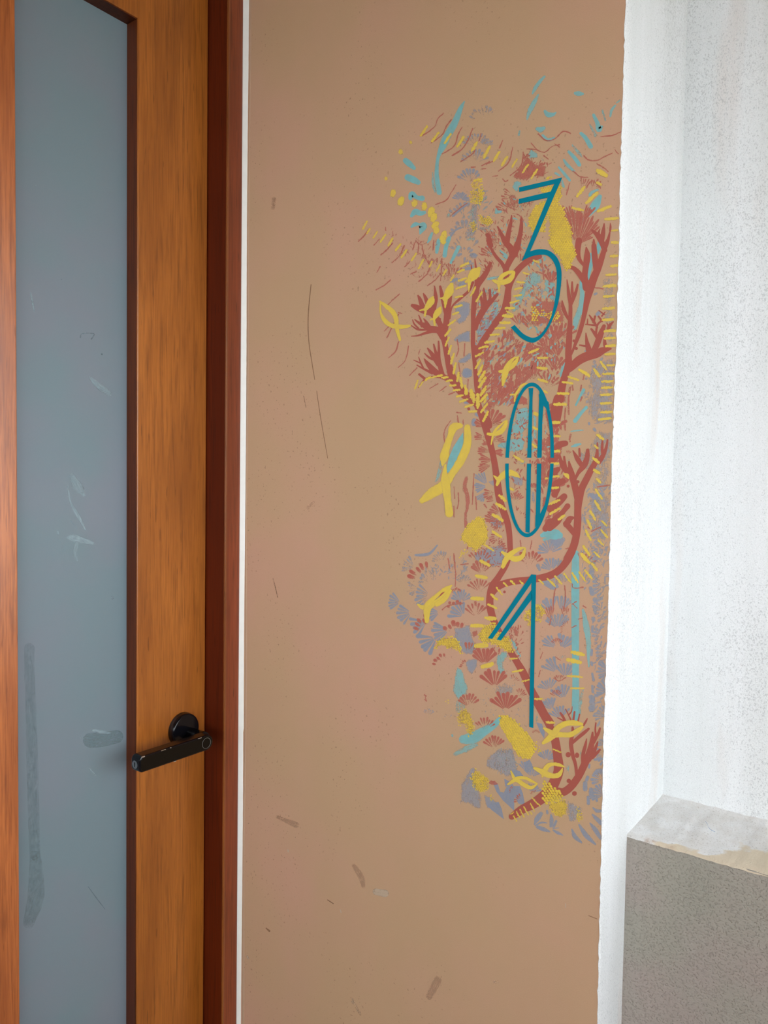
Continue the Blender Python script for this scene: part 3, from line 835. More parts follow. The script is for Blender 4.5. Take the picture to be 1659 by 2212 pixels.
for c, x, y, r, d, h, ci, co in BF:
    (px, py), = T(c, [(x, y)]); Paint().fan(px, py, r/CROP[c][2], d, h, ci, co).build('blue_fan', P_BLU, mural, 3)
for c, pts in [('J', [(20,1175),(100,1225),(130,1330),(180,1340),(215,1270),(300,1220),(330,1300),(320,1590),(250,1520),(170,1450),(80,1330)]),
               ('J', [(290,1010),(400,1050),(450,1120),(360,1150),(310,1100)]), ('J', [(400,1250),(440,1350),(470,1510),(380,1490),(330,1400),(300,1250)]),
               ('I', [(940,1600),(990,1560),(1090,1550),(1130,1640),(1160,1780),(1080,1720),(1000,1660)]),
               ('J', [(450,940),(530,890),(570,960),(550,1060),(480,1060)]), ('J', [(620,380),(700,400),(740,520),(730,600),(680,520)]),
               ('J', [(185,1150),(260,1190),(250,1260),(200,1260)])]:
    Paint().poly(T(c, pts), 1.1).build('blue_leaf', P_BLU, mural, 3)
BS = [('J',[(1290,1210,32),(1290,1290,34)]),('J',[(1325,1130,24),(1310,1170,24)]),('J',[(1370,1300,34),(1380,1400,38)]),('J',[(1330,1400,22),(1335,1490,24)]),
      ('J',[(1410,1090,20),(1460,1050,34),(1530,1050,34)]),('J',[(1110,1840,10),(1150,1940,32),(1240,2020,14)]),('J',[(1210,1780,14),(1300,1920,36),(1430,2045,14)]),
      ('J',[(1360,1760,12),(1430,1850,34),(1500,1960,24)]),('J',[(1390,1640,14),(1450,1700,30),(1510,1760,30)]),('J',[(1400,1550,12),(1450,1590,26),(1510,1590,20)]),
      ('J',[(600,1770,12),(640,1690,40),(690,1625,28)]),('J',[(610,1790,8),(690,1750,14),(770,1755,6)]),('J',[(640,1810,24),(720,1840,30),(805,1872,12)]),
      ('J',[(820,1800,18),(832,1720,30),(825,1645,12)]),('J',[(860,1800,22),(895,1730,18)]),('J',[(855,1855,12),(920,1890,22),(985,1922,8)]),
      ('J',[(850,1830,6),(930,1822,5)]),('J',[(1380,100,40),(1390,40,28)]),('J',[(1380,200,46),(1385,160,44)]),('J',[(1440,1380,14),(1450,1450,20)]),
      ('J',[(1350,960,14),(1345,1000,14)]),('J',[(1420,890,16),(1520,880,22)]),('J',[(770,1590,16),(775,1620,18)]),
      ('H',[(1370,290,34),(1375,330,30)]),('H',[(1360,500,24),(1380,560,34)]),('H',[(1415,640,32),(1420,650,30)]),('H',[(1410,720,20),(1415,790,18)]),
      ('H',[(1390,860,24),(1395,880,24)]),('H',[(1385,960,20),(1380,1020,14)]),('H',[(1375,1240,16),(1370,1300,16)]),('H',[(1370,1390,18),(1378,1420,14)]),
      ('H',[(1380,1520,14),(1395,1600,20)]),('H',[(1380,1670,16),(1388,1740,18)]),('H',[(1365,1800,30),(1400,1840,20)]),('H',[(1370,1930,38),(1375,1950,30)]),
      ('H',[(730,230,24),(750,280,16)]),('H',[(800,430,22),(900,480,40),(960,480,22)]),('O',[(960,1180,28),(965,1210,24)]),('O',[(1080,1320,40),(1100,1350,30)]),
      ('F',[(880,1690,10),(960,1720,70),(1030,1690,30)]),('M',[(570,460,30),(600,480,20)]),('M',[(530,560,40),(520,630,40),(560,650,14)]),('M',[(370,250,20),(420,240,26)]),
      ('A',[(1210,1750,16),(1290,1680,14),(1400,1600,12)]),('A',[(1160,2030,12),(1230,1930,14),(1300,1890,14)]),('D',[(1180,1320,8),(1230,1300,12)]),
      ('D',[(1330,880,24),(1350,860,24)]),('D',[(1300,640,16),(1320,630,14)]),('K',[(490,1420,40),(540,1420,40),(590,1430,10)]),('K',[(250,1420,30),(300,1400,20)]),
      ('K',[(130,1890,30),(220,1850,30)]),('K',[(220,1700,10),(420,1660,30),(500,1640,20)]),('K',[(280,1960,30),(350,1910,30)]),('F',[(1350,1150,20),(1420,1180,40),(1500,1150,30)]),
      ('G',[(430,215,14),(500,215,20),(600,195,18),(690,100,10)])]
for c, pts in BS:
    Paint().stroke(T(c, pts), 1.0, .45).build('blue_dab', P_BLU, mural, 3)
# aqua strokes
CS = [('A',[(1345,385,8),(1300,470,28),(1230,640,42),(1150,780,46),(1095,900,46),(1035,1040,22),(1015,1200,24),(1020,1320,30),(1045,1470,32)],1.15,.6),
      ('A',[(965,1230,10),(975,1380,20),(1000,1460,18)],.6,.2),
      ('A',[(645,1090,34),(690,1130,36),(745,1180,22)],1.3,.9),('A',[(670,1290,40),(740,1320,40),(795,1350,30)],1.3,.9),
      ('A',[(700,1540,24),(720,1490,36),(780,1530,24),(840,1540,34)],1.3,.9),('A',[(715,1750,20),(760,1700,36),(820,1720,30),(870,1710,20)],1.3,.9),
      ('A',[(715,1880,14),(760,1850,26),(800,1850,14)],1.2,.8),('A',[(810,1850,14),(850,1870,50),(830,1930,28),(815,1965,8)],1.1,.6),
      ('C',[(960,130,14),(930,200,22),(905,245,8)],.95,.5),('C',[(1040,220,24),(1025,290,26),(1015,360,18)],1.2,.7),('C',[(1165,190,24),(1130,280,26),(1110,400,26)],1.2,.7),
      ('C',[(1280,295,20),(1240,370,22),(1185,485,16)],1.1,.6),
      ('B',[(700,85,16),(640,150,24),(590,220,28),(555,290,12)],.85,.25),('B',[(625,300,12),(580,390,32),(520,500,34),(490,600,10)],.75,.2),
      ('B',[(1065,285,18),(1105,292,34),(1160,292,14)],1.0,.5),('B',[(705,500,18),(740,540,32),(800,540,24),(835,515,8)],1.1,.55),
      ('B',[(610,710,24),(650,720,36),(690,700,24)],.95,.4),('B',[(680,790,18),(740,840,26),(815,820,16)],.85,.35),('B',[(402,735,12),(392,785,14)],.7,.3),
      ('B',[(1285,545,18),(1330,640,26),(1350,720,34),(1385,680,12)],1.2,.7),('B',[(1135,765,20),(1190,820,26),(1250,920,30)],1.2,.7),
      ('B',[(1030,905,12),(1110,1000,20),(1140,1050,12)],.6,.3),('B',[(990,985,18),(1060,1060,24),(1115,1140,24)],1.2,.7),
      ('B',[(930,1080,12),(970,1140,20),(1050,1215,14)],1.0,.6),('B',[(870,1170,12),(930,1240,18),(1000,1325,16)],1.1,.6),
      ('B',[(1545,430,12),(1500,490,18),(1485,560,12)],.85,.4),('B',[(1390,490,14),(1425,610,14)],.6,.3),('B',[(1240,660,10),(1310,790,24)],.6,.3),
      ('B',[(1600,370,12),(1560,400,10)],.7,.3),('B',[(910,1330,10),(925,1400,18)],.8,.4),('B',[(830,1240,16),(880,1270,12)],.8,.4),
      ('N',[(950,350,30),(980,300,30),(1090,250,22)],.8,.35),('N',[(1130,370,36),(1050,520,80),(950,660,50),(890,720,36),(800,850,14)],1.15,.8),
      ('N',[(1110,1180,20),(1110,1270,40),(1090,1380,26)],1.15,.9),('N',[(975,1400,26),(970,1550,40),(930,1750,30),(925,1850,16)],1.2,1.0),
      ('N',[(800,1900,36),(790,2020,30)],1.1,.8),
      ('D',[(1140,510,20),(1150,650,30),(1130,800,36),(1080,950,40),(1060,1050,26)],.85,.4),
      ('O',[(840,440,38),(770,570,28),(665,780,22)],1.2,.8),('O',[(900,830,36),(780,960,38),(650,1130,50)],1.2,.8),
      ('O',[(550,1370,10),(680,1350,22),(830,1340,14)],.7,.4),('O',[(570,1710,16),(660,1680,36),(770,1650,20)],1.0,.6),
      ('F',[(780,1640,24),(860,1620,56),(950,1630,62),(990,1640,40)],1.35,1.1),('F',[(800,1690,14),(860,1680,14)],1.2,.9),
      ('H',[(1185,85,36),(1180,200,44),(1178,400,48),(1178,700,47),(1178,1000,46),(1180,1300,42),(1182,1600,40),(1182,1800,44),(1178,1950,44),(1175,2060,38)],1.12,.95),
      ('H',[(1268,755,16),(1290,850,34),(1315,1000,42),(1335,1150,34),(1335,1300,24),(1340,1440,10)],.72,.3),
      ('H',[(1270,1720,14),(1240,1850,24),(1230,2000,16)],.55,.2),
      ('I',[(1100,450,30),(1040,520,44),(900,610,62),(750,700,80),(620,720,60)],1.15,.6),('I',[(800,790,30),(650,850,50),(500,920,30)],.6,.1),
      ('I',[(470,660,16),(480,680,16)],.8,.3),('D',[(890,1620,8),(920,1520,22),(945,1465,12)],.9,.5),('H',[(500,1280,14),(515,1310,14)],.9,.5),
      ('D',[(170,120,10),(230,180,28),(250,210,10)],.8,.4),('D',[(440,1270,16),(500,1260,20)],.7,.3),('D',[(820,1450,10),(830,1400,12)],.8,.4),
      ('E',[(740,760,20),(720,850,30),(690,960,22),(670,1000,12)],.55,.15)]
for c, pts, cv, e in CS:
    Paint().stroke(T(c, pts), cv, e).build('aqua_stroke', P_CYA, mural, 4)
# red stamped fans: rim heavy shells and solid tufts
RF = [('N',700,1230,660,96,20,.9,1.0,.75),('N',730,1240,620,74,16,.9,1.05,.8),('N',760,1220,560,52,14,.9,1.05,.85),('N',640,900,420,108,20,.6,.9,.7),('N',720,1240,330,40,16,.9,1.1,.85),('N',780,900,420,62,14,.9,1.1,.9),
      ('H',345,1960,235,90,62,1.05,1.25,.80),('H',215,1680,225,92,56,.95,1.2,.78),('H',100,1410,220,88,50,.9,1.15,.8),('H',640,240,200,88,62,.35,1.1,.8),
      ('G',1060,2030,170,90,62,.45,.95,.85),('I',910,600,175,88,62,.35,1.05,.7),('I',1030,840,185,92,62,.65,1.1,.8),
      ('G',600,560,280,130,38,-.4,1.25,.72),('G',1220,450,185,95,56,.55,.95,.8),('G',1195,650,165,95,62,.55,.9,.7),('G',1150,955,185,92,58,.5,.9,.7),
      ('G',650,1200,300,132,26,-.6,1.1,.8),('G',930,1230,240,104,40,-.5,1.25,.85),('G',920,920,170,104,44,-.8,1.1,.9),('G',1250,1520,190,92,56,.7,1.1,.8),
      ('G',800,1550,180,135,40,-.5,1.15,.8),('G',920,690,90,95,60,.1,1.0,.9),('G',1080,1560,130,150,30,-.3,1.0,.8),('G',1060,1460,200,75,30,.3,.9,.8),
      ('E',1290,350,165,160,20,.6,1.2,.9),('E',1310,490,190,168,17,.4,1.2,.9),('E',1330,560,110,165,20,.9,1.2,.9),('E',1350,640,180,172,18,.5,1.2,.9),
      ('E',1350,740,160,178,30,.8,1.2,.9),('E',1340,800,170,195,24,.8,1.15,.8),('E',1390,1130,150,190,30,.4,1.0,.8),('E',1370,1230,90,150,40,.6,1.0,.8),
      ('E',1440,1370,130,160,40,.8,1.0,.8),('E',1440,1480,190,158,22,.7,1.0,.8),('E',1460,1640,150,200,30,.3,.9,.7),('E',1390,1800,130,35,40,.5,.9,.7),
      ('E',1310,340,230,62,36,.75,1.15,.85),('E',1310,330,170,25,22,.6,1.1,.85),('E',1330,520,170,20,24,.6,1.1,.85),('E',1330,640,150,-4,22,1.1,1.2,.95),
      ('E',1400,120,190,72,34,.7,.95,.8),('E',1360,150,110,110,40,.6,.9,.8),('E',1200,1980,180,90,60,.3,.9,.6),
      ('K',1330,420,310,160,22,.35,.95,.7),('K',1230,650,320,150,24,.35,.9,.7),('K',1350,700,300,90,60,.25,.55,.6),('K',900,1450,270,145,32,.45,1.0,.7),
      ('K',920,1180,210,130,40,.6,.95,.8),('K',830,1750,150,120,50,.5,.85,.7),('K',1500,1220,170,95,50,.4,.9,.7),('K',1370,1600,200,75,40,.4,.8,.6),
      ('K',130,1900,300,78,30,.4,.85,.7),('K',60,1960,260,100,30,.3,.7,.7),
      ('L',880,1700,330,72,30,.75,1.05,.8),('L',1090,1640,300,60,34,.6,1.0,.75),('L',850,1950,330,66,28,.8,1.0,.85),('L',1400,1760,330,84,40,.7,.95,.8),
      ('L',1250,1900,260,88,50,.7,1.0,.8),('L',1600,1700,270,100,44,.6,.85,.8),('L',1320,1650,260,60,30,.45,.8,.8),('L',1230,1080,170,30,60,.5,.75,.8),
      ('L',1250,920,190,130,50,.5,.9,.7),('L',700,1330,150,95,50,.6,.95,.8),('L',820,1500,170,130,36,.7,1.0,.8),
      ('D',820,1240,250,95,52,.85,1.1,.72),('D',740,1300,150,140,50,.8,1.0,.8),('D',860,1400,180,110,50,.7,1.05,.8),('D',700,1380,150,110,60,.6,.95,.8),
      ('D',820,1560,190,88,50,.7,.95,.8),('D',620,1560,130,90,60,.6,.95,.8),('D',560,1030,170,90,70,.7,1.0,.8),('D',400,1020,150,100,40,.6,.95,.7),
      ('D',740,1760,190,75,55,.5,.9,.6),('D',560,1380,130,90,60,.45,.8,.8),('D',780,520,170,95,36,.9,1.1,.9),('D',900,1180,220,60,36,.7,1.0,.7),
      ('F',880,620,170,66,44,.85,1.1,.9),('F',900,800,170,80,40,.8,1.05,.9),('F',880,1100,190,52,32,1.0,1.15,.95),('F',770,900,150,85,36,.7,1.0,.85),
      ('F',790,640,170,95,30,.7,1.0,.8),('F',820,1080,150,95,40,.6,1.0,.8),('F',470,1230,110,90,70,.5,.9,.8),('F',540,340,110,90,60,.4,.8,.6),
      ('F',690,1080,70,90,70,.8,1.1,.9),('F',500,760,130,70,50,.25,.7,.5),('F',640,860,120,60,40,.3,.9,.6),('F',500,1450,110,50,40,.1,.7,.5),
      ('H',960,1180,90,90,60,.5,.9,.7),('H',990,1620,90,95,60,.4,.8,.7),('H',950,1800,90,95,60,.6,.9,.7),('H',890,910,190,100,24,.5,.85,.6),('H',1060,900,190,92,20,.4,.85,.6),
      ('H',1260,240,180,65,50,.25,.75,.5),('H',1090,990,100,150,60,.3,.75,.5),('H',430,1080,140,90,40,.4,.85,.7),('H',500,1800,110,60,50,.5,.9,.7),
      ('J',620,540,60,90,70,.2,.95,.6),('J',30,1240,70,80,70,1.0,1.1,.9),('O',480,1900,110,75,36,.5,1.0,.7),('H',430,1620,90,60,50,.2,.8,.6),
      ('J',440,1460,120,150,40,.3,.95,.7),('J',600,1370,70,120,50,.4,.9,.7),('J',330,1330,90,150,40,.1,.8,.6),('B',1140,1480,200,72,24,.4,.9,.6),('B',1250,1480,190,62,30,.2,.8,.6),
      ('C',760,330,110,80,50,.1,.6,.5),('C',860,590,220,70,30,.05,.6,.6),('C',1000,680,260,85,34,.1,.6,.5),('C',1180,620,130,90,30,.5,.85,.7),('C',850,310,90,90,60,.1,.55,.5)]
for c, x, y, r, d, h, ci, co, wd in RF:
    (px, py), = T(c, [(x, y)]); Paint().fan(px, py, r/CROP[c][2], d, h, ci, co, wid=wd, r0=.15).build('red_fan', P_RED, mural, 5)
# thin dry scallop lines and drips
LINES = [('A',[(850,790),(985,690),(1030,590),(1095,525)]),('A',[(950,880),(1080,780),(1130,680),(1190,600)]),('A',[(1080,1010),(1220,920),(1270,780),(1320,690)]),
 ('A',[(1200,1030),(1320,950),(1400,820),(1445,705)]),('A',[(1305,1100),(1430,1020),(1480,960)]),('A',[(1520,860),(1545,770)]),('A',[(1000,1615),(1130,1560),(1190,1470),(1245,1380)]),
 ('A',[(1430,1170),(1475,1165)]),('A',[(1560,1190),(1600,1185)]),('A',[(1550,1150),(1650,1100)]),('A',[(1180,1750),(1300,1650),(1380,1600)]),
 ('B',[(625,770),(720,850),(830,825),(920,740),(1010,765)]),('B',[(490,950),(600,960),(700,990),(790,920),(880,900)]),('B',[(690,1030),(745,1075)]),
 ('B',[(1170,1030),(1220,1080),(1320,1090),(1420,1040),(1510,1000)]),('B',[(1540,960),(1580,1010)]),('B',[(1370,805),(1500,790),(1615,745)]),('B',[(1040,1210),(1120,1280),(1220,1290)]),
 ('B',[(1330,1130),(1400,1170),(1460,1220)]),('B',[(1200,1420),(1270,1330),(1370,1420)]),('B',[(80,1280),(140,1268)]),('B',[(200,1310),(230,1340),(260,1325)]),('B',[(0,1130),(80,1100)]),
 ('B',[(160,940),(200,850)]),('B',[(150,1215),(270,1110),(320,930)]),('B',[(290,1270),(420,1150),(445,990)]),('B',[(540,880),(600,950)]),('B',[(820,890),(880,930)]),('B',[(960,1500),(1000,1360)]),
 ('C',[(80,230),(150,160),(205,80)]),('C',[(265,275),(330,200)]),('C',[(405,60),(405,100)]),('C',[(350,390),(420,330),(490,250)]),('C',[(480,485),(570,400),(630,280)]),
 ('C',[(630,535),(690,480)]),('C',[(705,620),(770,590)]),('C',[(800,710),(900,620),(930,540)]),('C',[(905,760),(1000,690),(1070,600)]),('C',[(300,600),(340,530)]),
 ('C',[(290,810),(380,760),(465,690)]),('C',[(430,990),(500,920),(570,860)]),('C',[(390,1300),(440,1250)]),('C',[(420,1380),(560,1100)]),('C',[(440,1620),(520,1550),(560,1430)]),
 ('C',[(555,1735),(640,1650),(680,1480)]),('C',[(690,1830),(780,1740)]),('C',[(800,1580),(815,1520)]),('C',[(930,1990),(1030,1930)]),('C',[(1050,2020),(1130,1960)]),
 ('C',[(1160,2060),(1230,2030)]),('C',[(730,330),(760,240),(800,260),(790,370)]),('C',[(980,220),(975,330)]),('C',[(860,380),(920,500)]),('C',[(1080,470),(1060,700)]),
 ('C',[(840,280),(870,420)]),('C',[(560,1080),(600,1090)]),('C',[(1260,1400),(1275,1520),(1250,1600)]),('C',[(1350,1450),(1340,1600)]),('C',[(1280,1680),(1295,1840)]),('C',[(1390,1880),(1385,2000)]),
 ('D',[(670,220),(690,460)]),('D',[(610,370),(690,400)]),('D',[(1290,560),(1400,575)]),
 ('E',[(1040,950),(1020,1070),(1050,1180),(1050,1300),(1030,1400),(1030,1540)]),('E',[(1130,900),(1120,1060),(1110,1270)]),('E',[(940,1130),(945,1240),(930,1320)]),
 ('E',[(890,1290),(890,1420)]),('E',[(850,270),(790,360),(770,450),(800,590)]),('E',[(920,170),(980,180)]),('E',[(930,210),(945,300)]),('E',[(1000,260),(1000,310)]),('E',[(1150,1180),(1160,1330)]),
 ('E',[(890,1060),(900,1200)]),('E',[(1080,1700),(1050,1800)]),('E',[(1250,1270),(1280,1310)]),
 ('G',[(820,260),(840,380)]),('G',[(890,200),(905,380),(915,450)]),('G',[(910,440),(905,590)]),('G',[(970,330),(1060,320)]),('G',[(750,870),(820,820),(1000,790)]),('G',[(540,1880),(560,1960)]),
 ('O',[(850,90),(830,220)]),('O',[(590,340),(600,450)]),('O',[(540,380),(500,640),(510,980)]),('O',[(430,850),(410,1180),(430,1340)]),('O',[(800,600),(770,690)]),('O',[(550,1440),(520,1550)]),
 ('O',[(790,330),(770,460)]),('O',[(420,600),(410,690)]),('O',[(330,800),(290,970)]),
 ('H',[(940,500),(920,620),(910,780)]),('H',[(1050,470),(1060,600),(1040,780)]),('H',[(870,940),(890,860)]),('H',[(1270,710),(1305,735)]),('H',[(1215,870),(1260,860)]),('H',[(1140,970),(1190,945)]),
 ('H',[(630,1460),(620,1560)]),('H',[(740,1560),(760,1480)]),('H',[(930,1560),(980,1610),(1060,1570)]),('H',[(790,1260),(760,1340)]),('H',[(940,1320),(1000,1360)]),
 ('H',[(1140,450),(1160,500),(1270,490)]),('H',[(1140,690),(1190,660)]),('H',[(1150,690),(1200,740)]),
 ('F',[(520,170),(500,180),(620,150)]),('F',[(540,330),(570,370)]),('F',[(1055,300),(1060,370)]),('F',[(1110,470),(1115,520)]),('F',[(460,730),(480,760)]),('F',[(520,1700),(530,1770)]),('F',[(660,1700),(640,1800)]),
 ('F',[(1060,1800),(1100,1790)]),('F',[(1440,1060),(1590,1040)]),('F',[(1330,1540),(1350,1560)]),('F',[(1370,1590),(1480,1540)]),
 ('G',[(100+440,1880),(560,1900)]),('I',[(105,130),(125,150)]),('I',[(110,190),(130,210)])]
for c, pts in LINES:
    k = 7 if c not in 'KLMNO' else 10
    if c == 'O': k = 20
    if c == 'E' and len(pts) == 6: k = 22
    P = [(x, y, k*(.7+.6*R())) for x, y in pts]
    Paint().stroke(T(c, P), .80 if k < 20 else .66, .4, jit=1.4).build('dry_line', P_RED, mural, 5)

# dense overprinted brush texture in the heart of the mural
def scatter(c, pts, n, mat, name, deg, spread, ln, hw, cov, edge, layer):
    q = T(c, pts); xs = [p[0] for p in q]; ys = [p[1] for p in q]; P = Paint(); k = 0; g = 0
    while k < n and g < n*20:
        g += 1; x = min(xs)+R()*(max(xs)-min(xs)); y = min(ys)+R()*(max(ys)-min(ys))
        if not inpoly(x, y, q): continue
        a = math.radians(deg+(R()-.5)*2*spread); l = ln*(.5+R()*.9); w = hw*(.5+R())
        x2, y2 = x+l*math.cos(a), y-l*math.sin(a); cu = (R()-.5)*l*.25
        P.stroke([(x, y, w*.35), ((x+x2)/2+cu, (y+y2)/2+cu*.4, w), (x2, y2, w*.9)], cov*(.85+.4*R()), edge, per=3, jit=.8); k += 1
    o = P.build(name, mat, mural, layer); o['kind'] = 'stuff'
CORE = [(690,1040),(640,1150),(620,1300),(700,1400),(560,1700),(560,1950),(700,2080),(960,2150),(1180,2150),(1300,1900),(1560,1650),(1650,1250),(1640,1100),(1400,1080),(1250,1050),(1180,800),(1000,900),(900,1100)]
scatter('L', CORE, 150, P_RED, 'overprint_texture', 64, 26, 16, 2.7, .98, .3, 5.2)
scatter('L', CORE, 60, P_BLU, 'overprint_texture', 60, 30, 9, 2.0, .8, .2, 2.5)
scatter('L', CORE, 60, P_CYA, 'overprint_texture', 50, 35, 7, 1.8, .8, .2, 3.5)
IN3 = [(560,200),(700,200),(820,330),(850,520),(820,760),(740,980),(600,1120),(480,1080),(360,960),(330,820),(420,640),(480,420)]
scatter('D', IN3, 80, P_RED, 'overprint_texture', 95, 60, 8, 1.7, .8, .2, 5.2)
scatter('D', IN3, 55, P_CYA, 'overprint_texture', 90, 60, 7, 2.2, .75, .15, 3.5)
scatter('D', IN3, 30, P_BLU, 'overprint_texture', 90, 60, 7, 2.2, .7, .15, 2.5)
R3 = [(600,1180),(760,1000),(950,1050),(960,1450),(870,1600),(800,1750),(720,1640),(560,1680),(520,1400)]
scatter('D', R3, 90, P_RED, 'overprint_texture', 95, 40, 10, 2.0, .95, .35, 5.2)
scatter('D', R3, 20, P_CYA, 'overprint_texture', 60, 40, 7, 1.8, .75, .2, 5.6)
K1 = [(650,1050),(800,700),(1000,560),(1230,400),(1600,560),(1500,900),(1540,1250),(1300,1650),(1000,1640),(700,1800),(620,1400)]
scatter('K', K1, 130, P_RED, 'overprint_texture', 110, 60, 8, 1.2, .75, .1, 5.2)
scatter('K', K1, 40, P_CYA, 'overprint_texture', 120, 50, 6, 1.5, .7, .1, 3.5)
scatter('L', [(560,100),(960,0),(1000,420),(760,760),(560,1150)], 80, P_CYA, 'overprint_texture', 60, 60, 5, 1.4, .8, .15, 3.5)
scatter('L', [(560,100),(960,0),(1000,420),(760,760),(560,1150)], 70, P_RED, 'overprint_texture', 60, 60, 6, 1.2, .8, .15, 5.2)
scatter('L', [(560,500),(900,300),(1000,420),(760,760),(560,1150)], 60, P_BLU, 'overprint_texture', 60, 60, 6, 1.6, .8, .15, 2.5)
IN0 = [(390,200),(500,90),(700,90),(830,250),(880,600),(880,1000),(800,1300),(640,1560),(480,1380),(390,1000),(370,600)]
scatter('F', IN0, 90, P_RED, 'overprint_texture', 90, 60, 7, 1.5, .85, .2, 5.2)
scatter('F', [(390,200),(700,90),(860,500),(860,760),(380,800)], 40, P_CYA, 'overprint_texture', 60, 60, 7, 2.0, .8, .2, 5.5)
scatter('F', [(800,120),(960,160),(1040,500),(1000,900),(1080,1000),(960,1300),(1000,1560),(800,1540),(880,1200),(920,800)], 60, P_RED, 'overprint_texture', 75, 40, 12, 3.0, 1.0, .4, 5.3)
scatter('F', [(700,400),(860,420),(880,760),(870,1050),(760,1340),(700,1000)], 50, P_RED, 'overprint_texture', 95, 40, 11, 2.2, .95, .3, 5.3)
scatter('E', [(1100,1760),(1280,1580),(1480,1680),(1530,1950),(1370,2040),(1150,1960)], 110, P_RED, 'overprint_texture', 60, 90, 4, .9, .9, .3, 5.3)
scatter('E', [(1280,1380),(1460,1440),(1490,1600),(1330,1600)], 40, P_RED, 'overprint_texture', 80, 60, 5, 1.0, .9, .3, 5.3)
scatter('B', [(300,1270),(400,1150),(480,1010),(600,1120),(690,1130),(750,1140),(700,1300),(560,1300),(450,1340)], 70, P_RED, 'overprint_texture', 55, 40, 8, 1.3, .9, .3, 5.3)
scatter('A', [(1290,1800),(1360,1500),(1560,1400),(1659,1700),(1600,2000),(1400,2060),(1250,2000)], 70, P_BCY, 'overprint_texture', 60, 60, 9, 2.0, .55, .05, 2.5)
scatter('G', [(560,420),(850,280),(1050,300),(1060,520),(700,520)], 50, P_BLU, 'overprint_texture', 70, 60, 9, 1.4, .6, .1, 2.5)
scatter('D', [(1180,1500),(1540,1330),(1540,2212),(1260,2212),(1100,1850)], 90, P_BLU, 'overprint_texture', 40, 60, 8, 2.4, .6, .1, 1.2)
scatter('F', [(1300,1100),(1590,900),(1590,1900),(1360,1900),(1240,1500)], 100, P_BLU, 'overprint_texture', 50, 50, 9, 2.0, .7, .1, 1.2)
scatter('H', [(1250,60),(1560,20),(1530,700),(1350,700),(1230,400)], 60, P_BLU, 'overprint_texture', 50, 50, 9, 1.8, .7, .1, 1.2)
scatter('H', [(1380,700),(1540,700),(1500,2200),(1400,2200),(1360,1400)], 60, P_BLU, 'overprint_texture', 50, 40, 10, 1.8, .7, .1, 1.2)
scatter('J', [(60,760),(390,720),(390,1120),(60,1100)], 70, P_BCY, 'overprint_texture', 50, 90, 5, 1.0, .7, .1, 1.2)
scatter('H', [(150,1560),(560,1560),(700,1900),(640,2180),(100,2180),(0,1900)], 120, P_BCY, 'overprint_texture', 50, 90, 4, .8, .5, .1, 1.2)
scatter('C', [(400,150),(1000,200),(1300,600),(1100,760),(800,700),(560,500)], 90, P_RED, 'overprint_texture', 80, 60, 8, .7, .6, .1, 5.2)
scatter('H', [(60,1000),(560,960),(520,1300),(420,1400),(200,1300)], 50, P_RED, 'overprint_texture', 80, 60, 7, 1.4, .8, .2, 5.2)
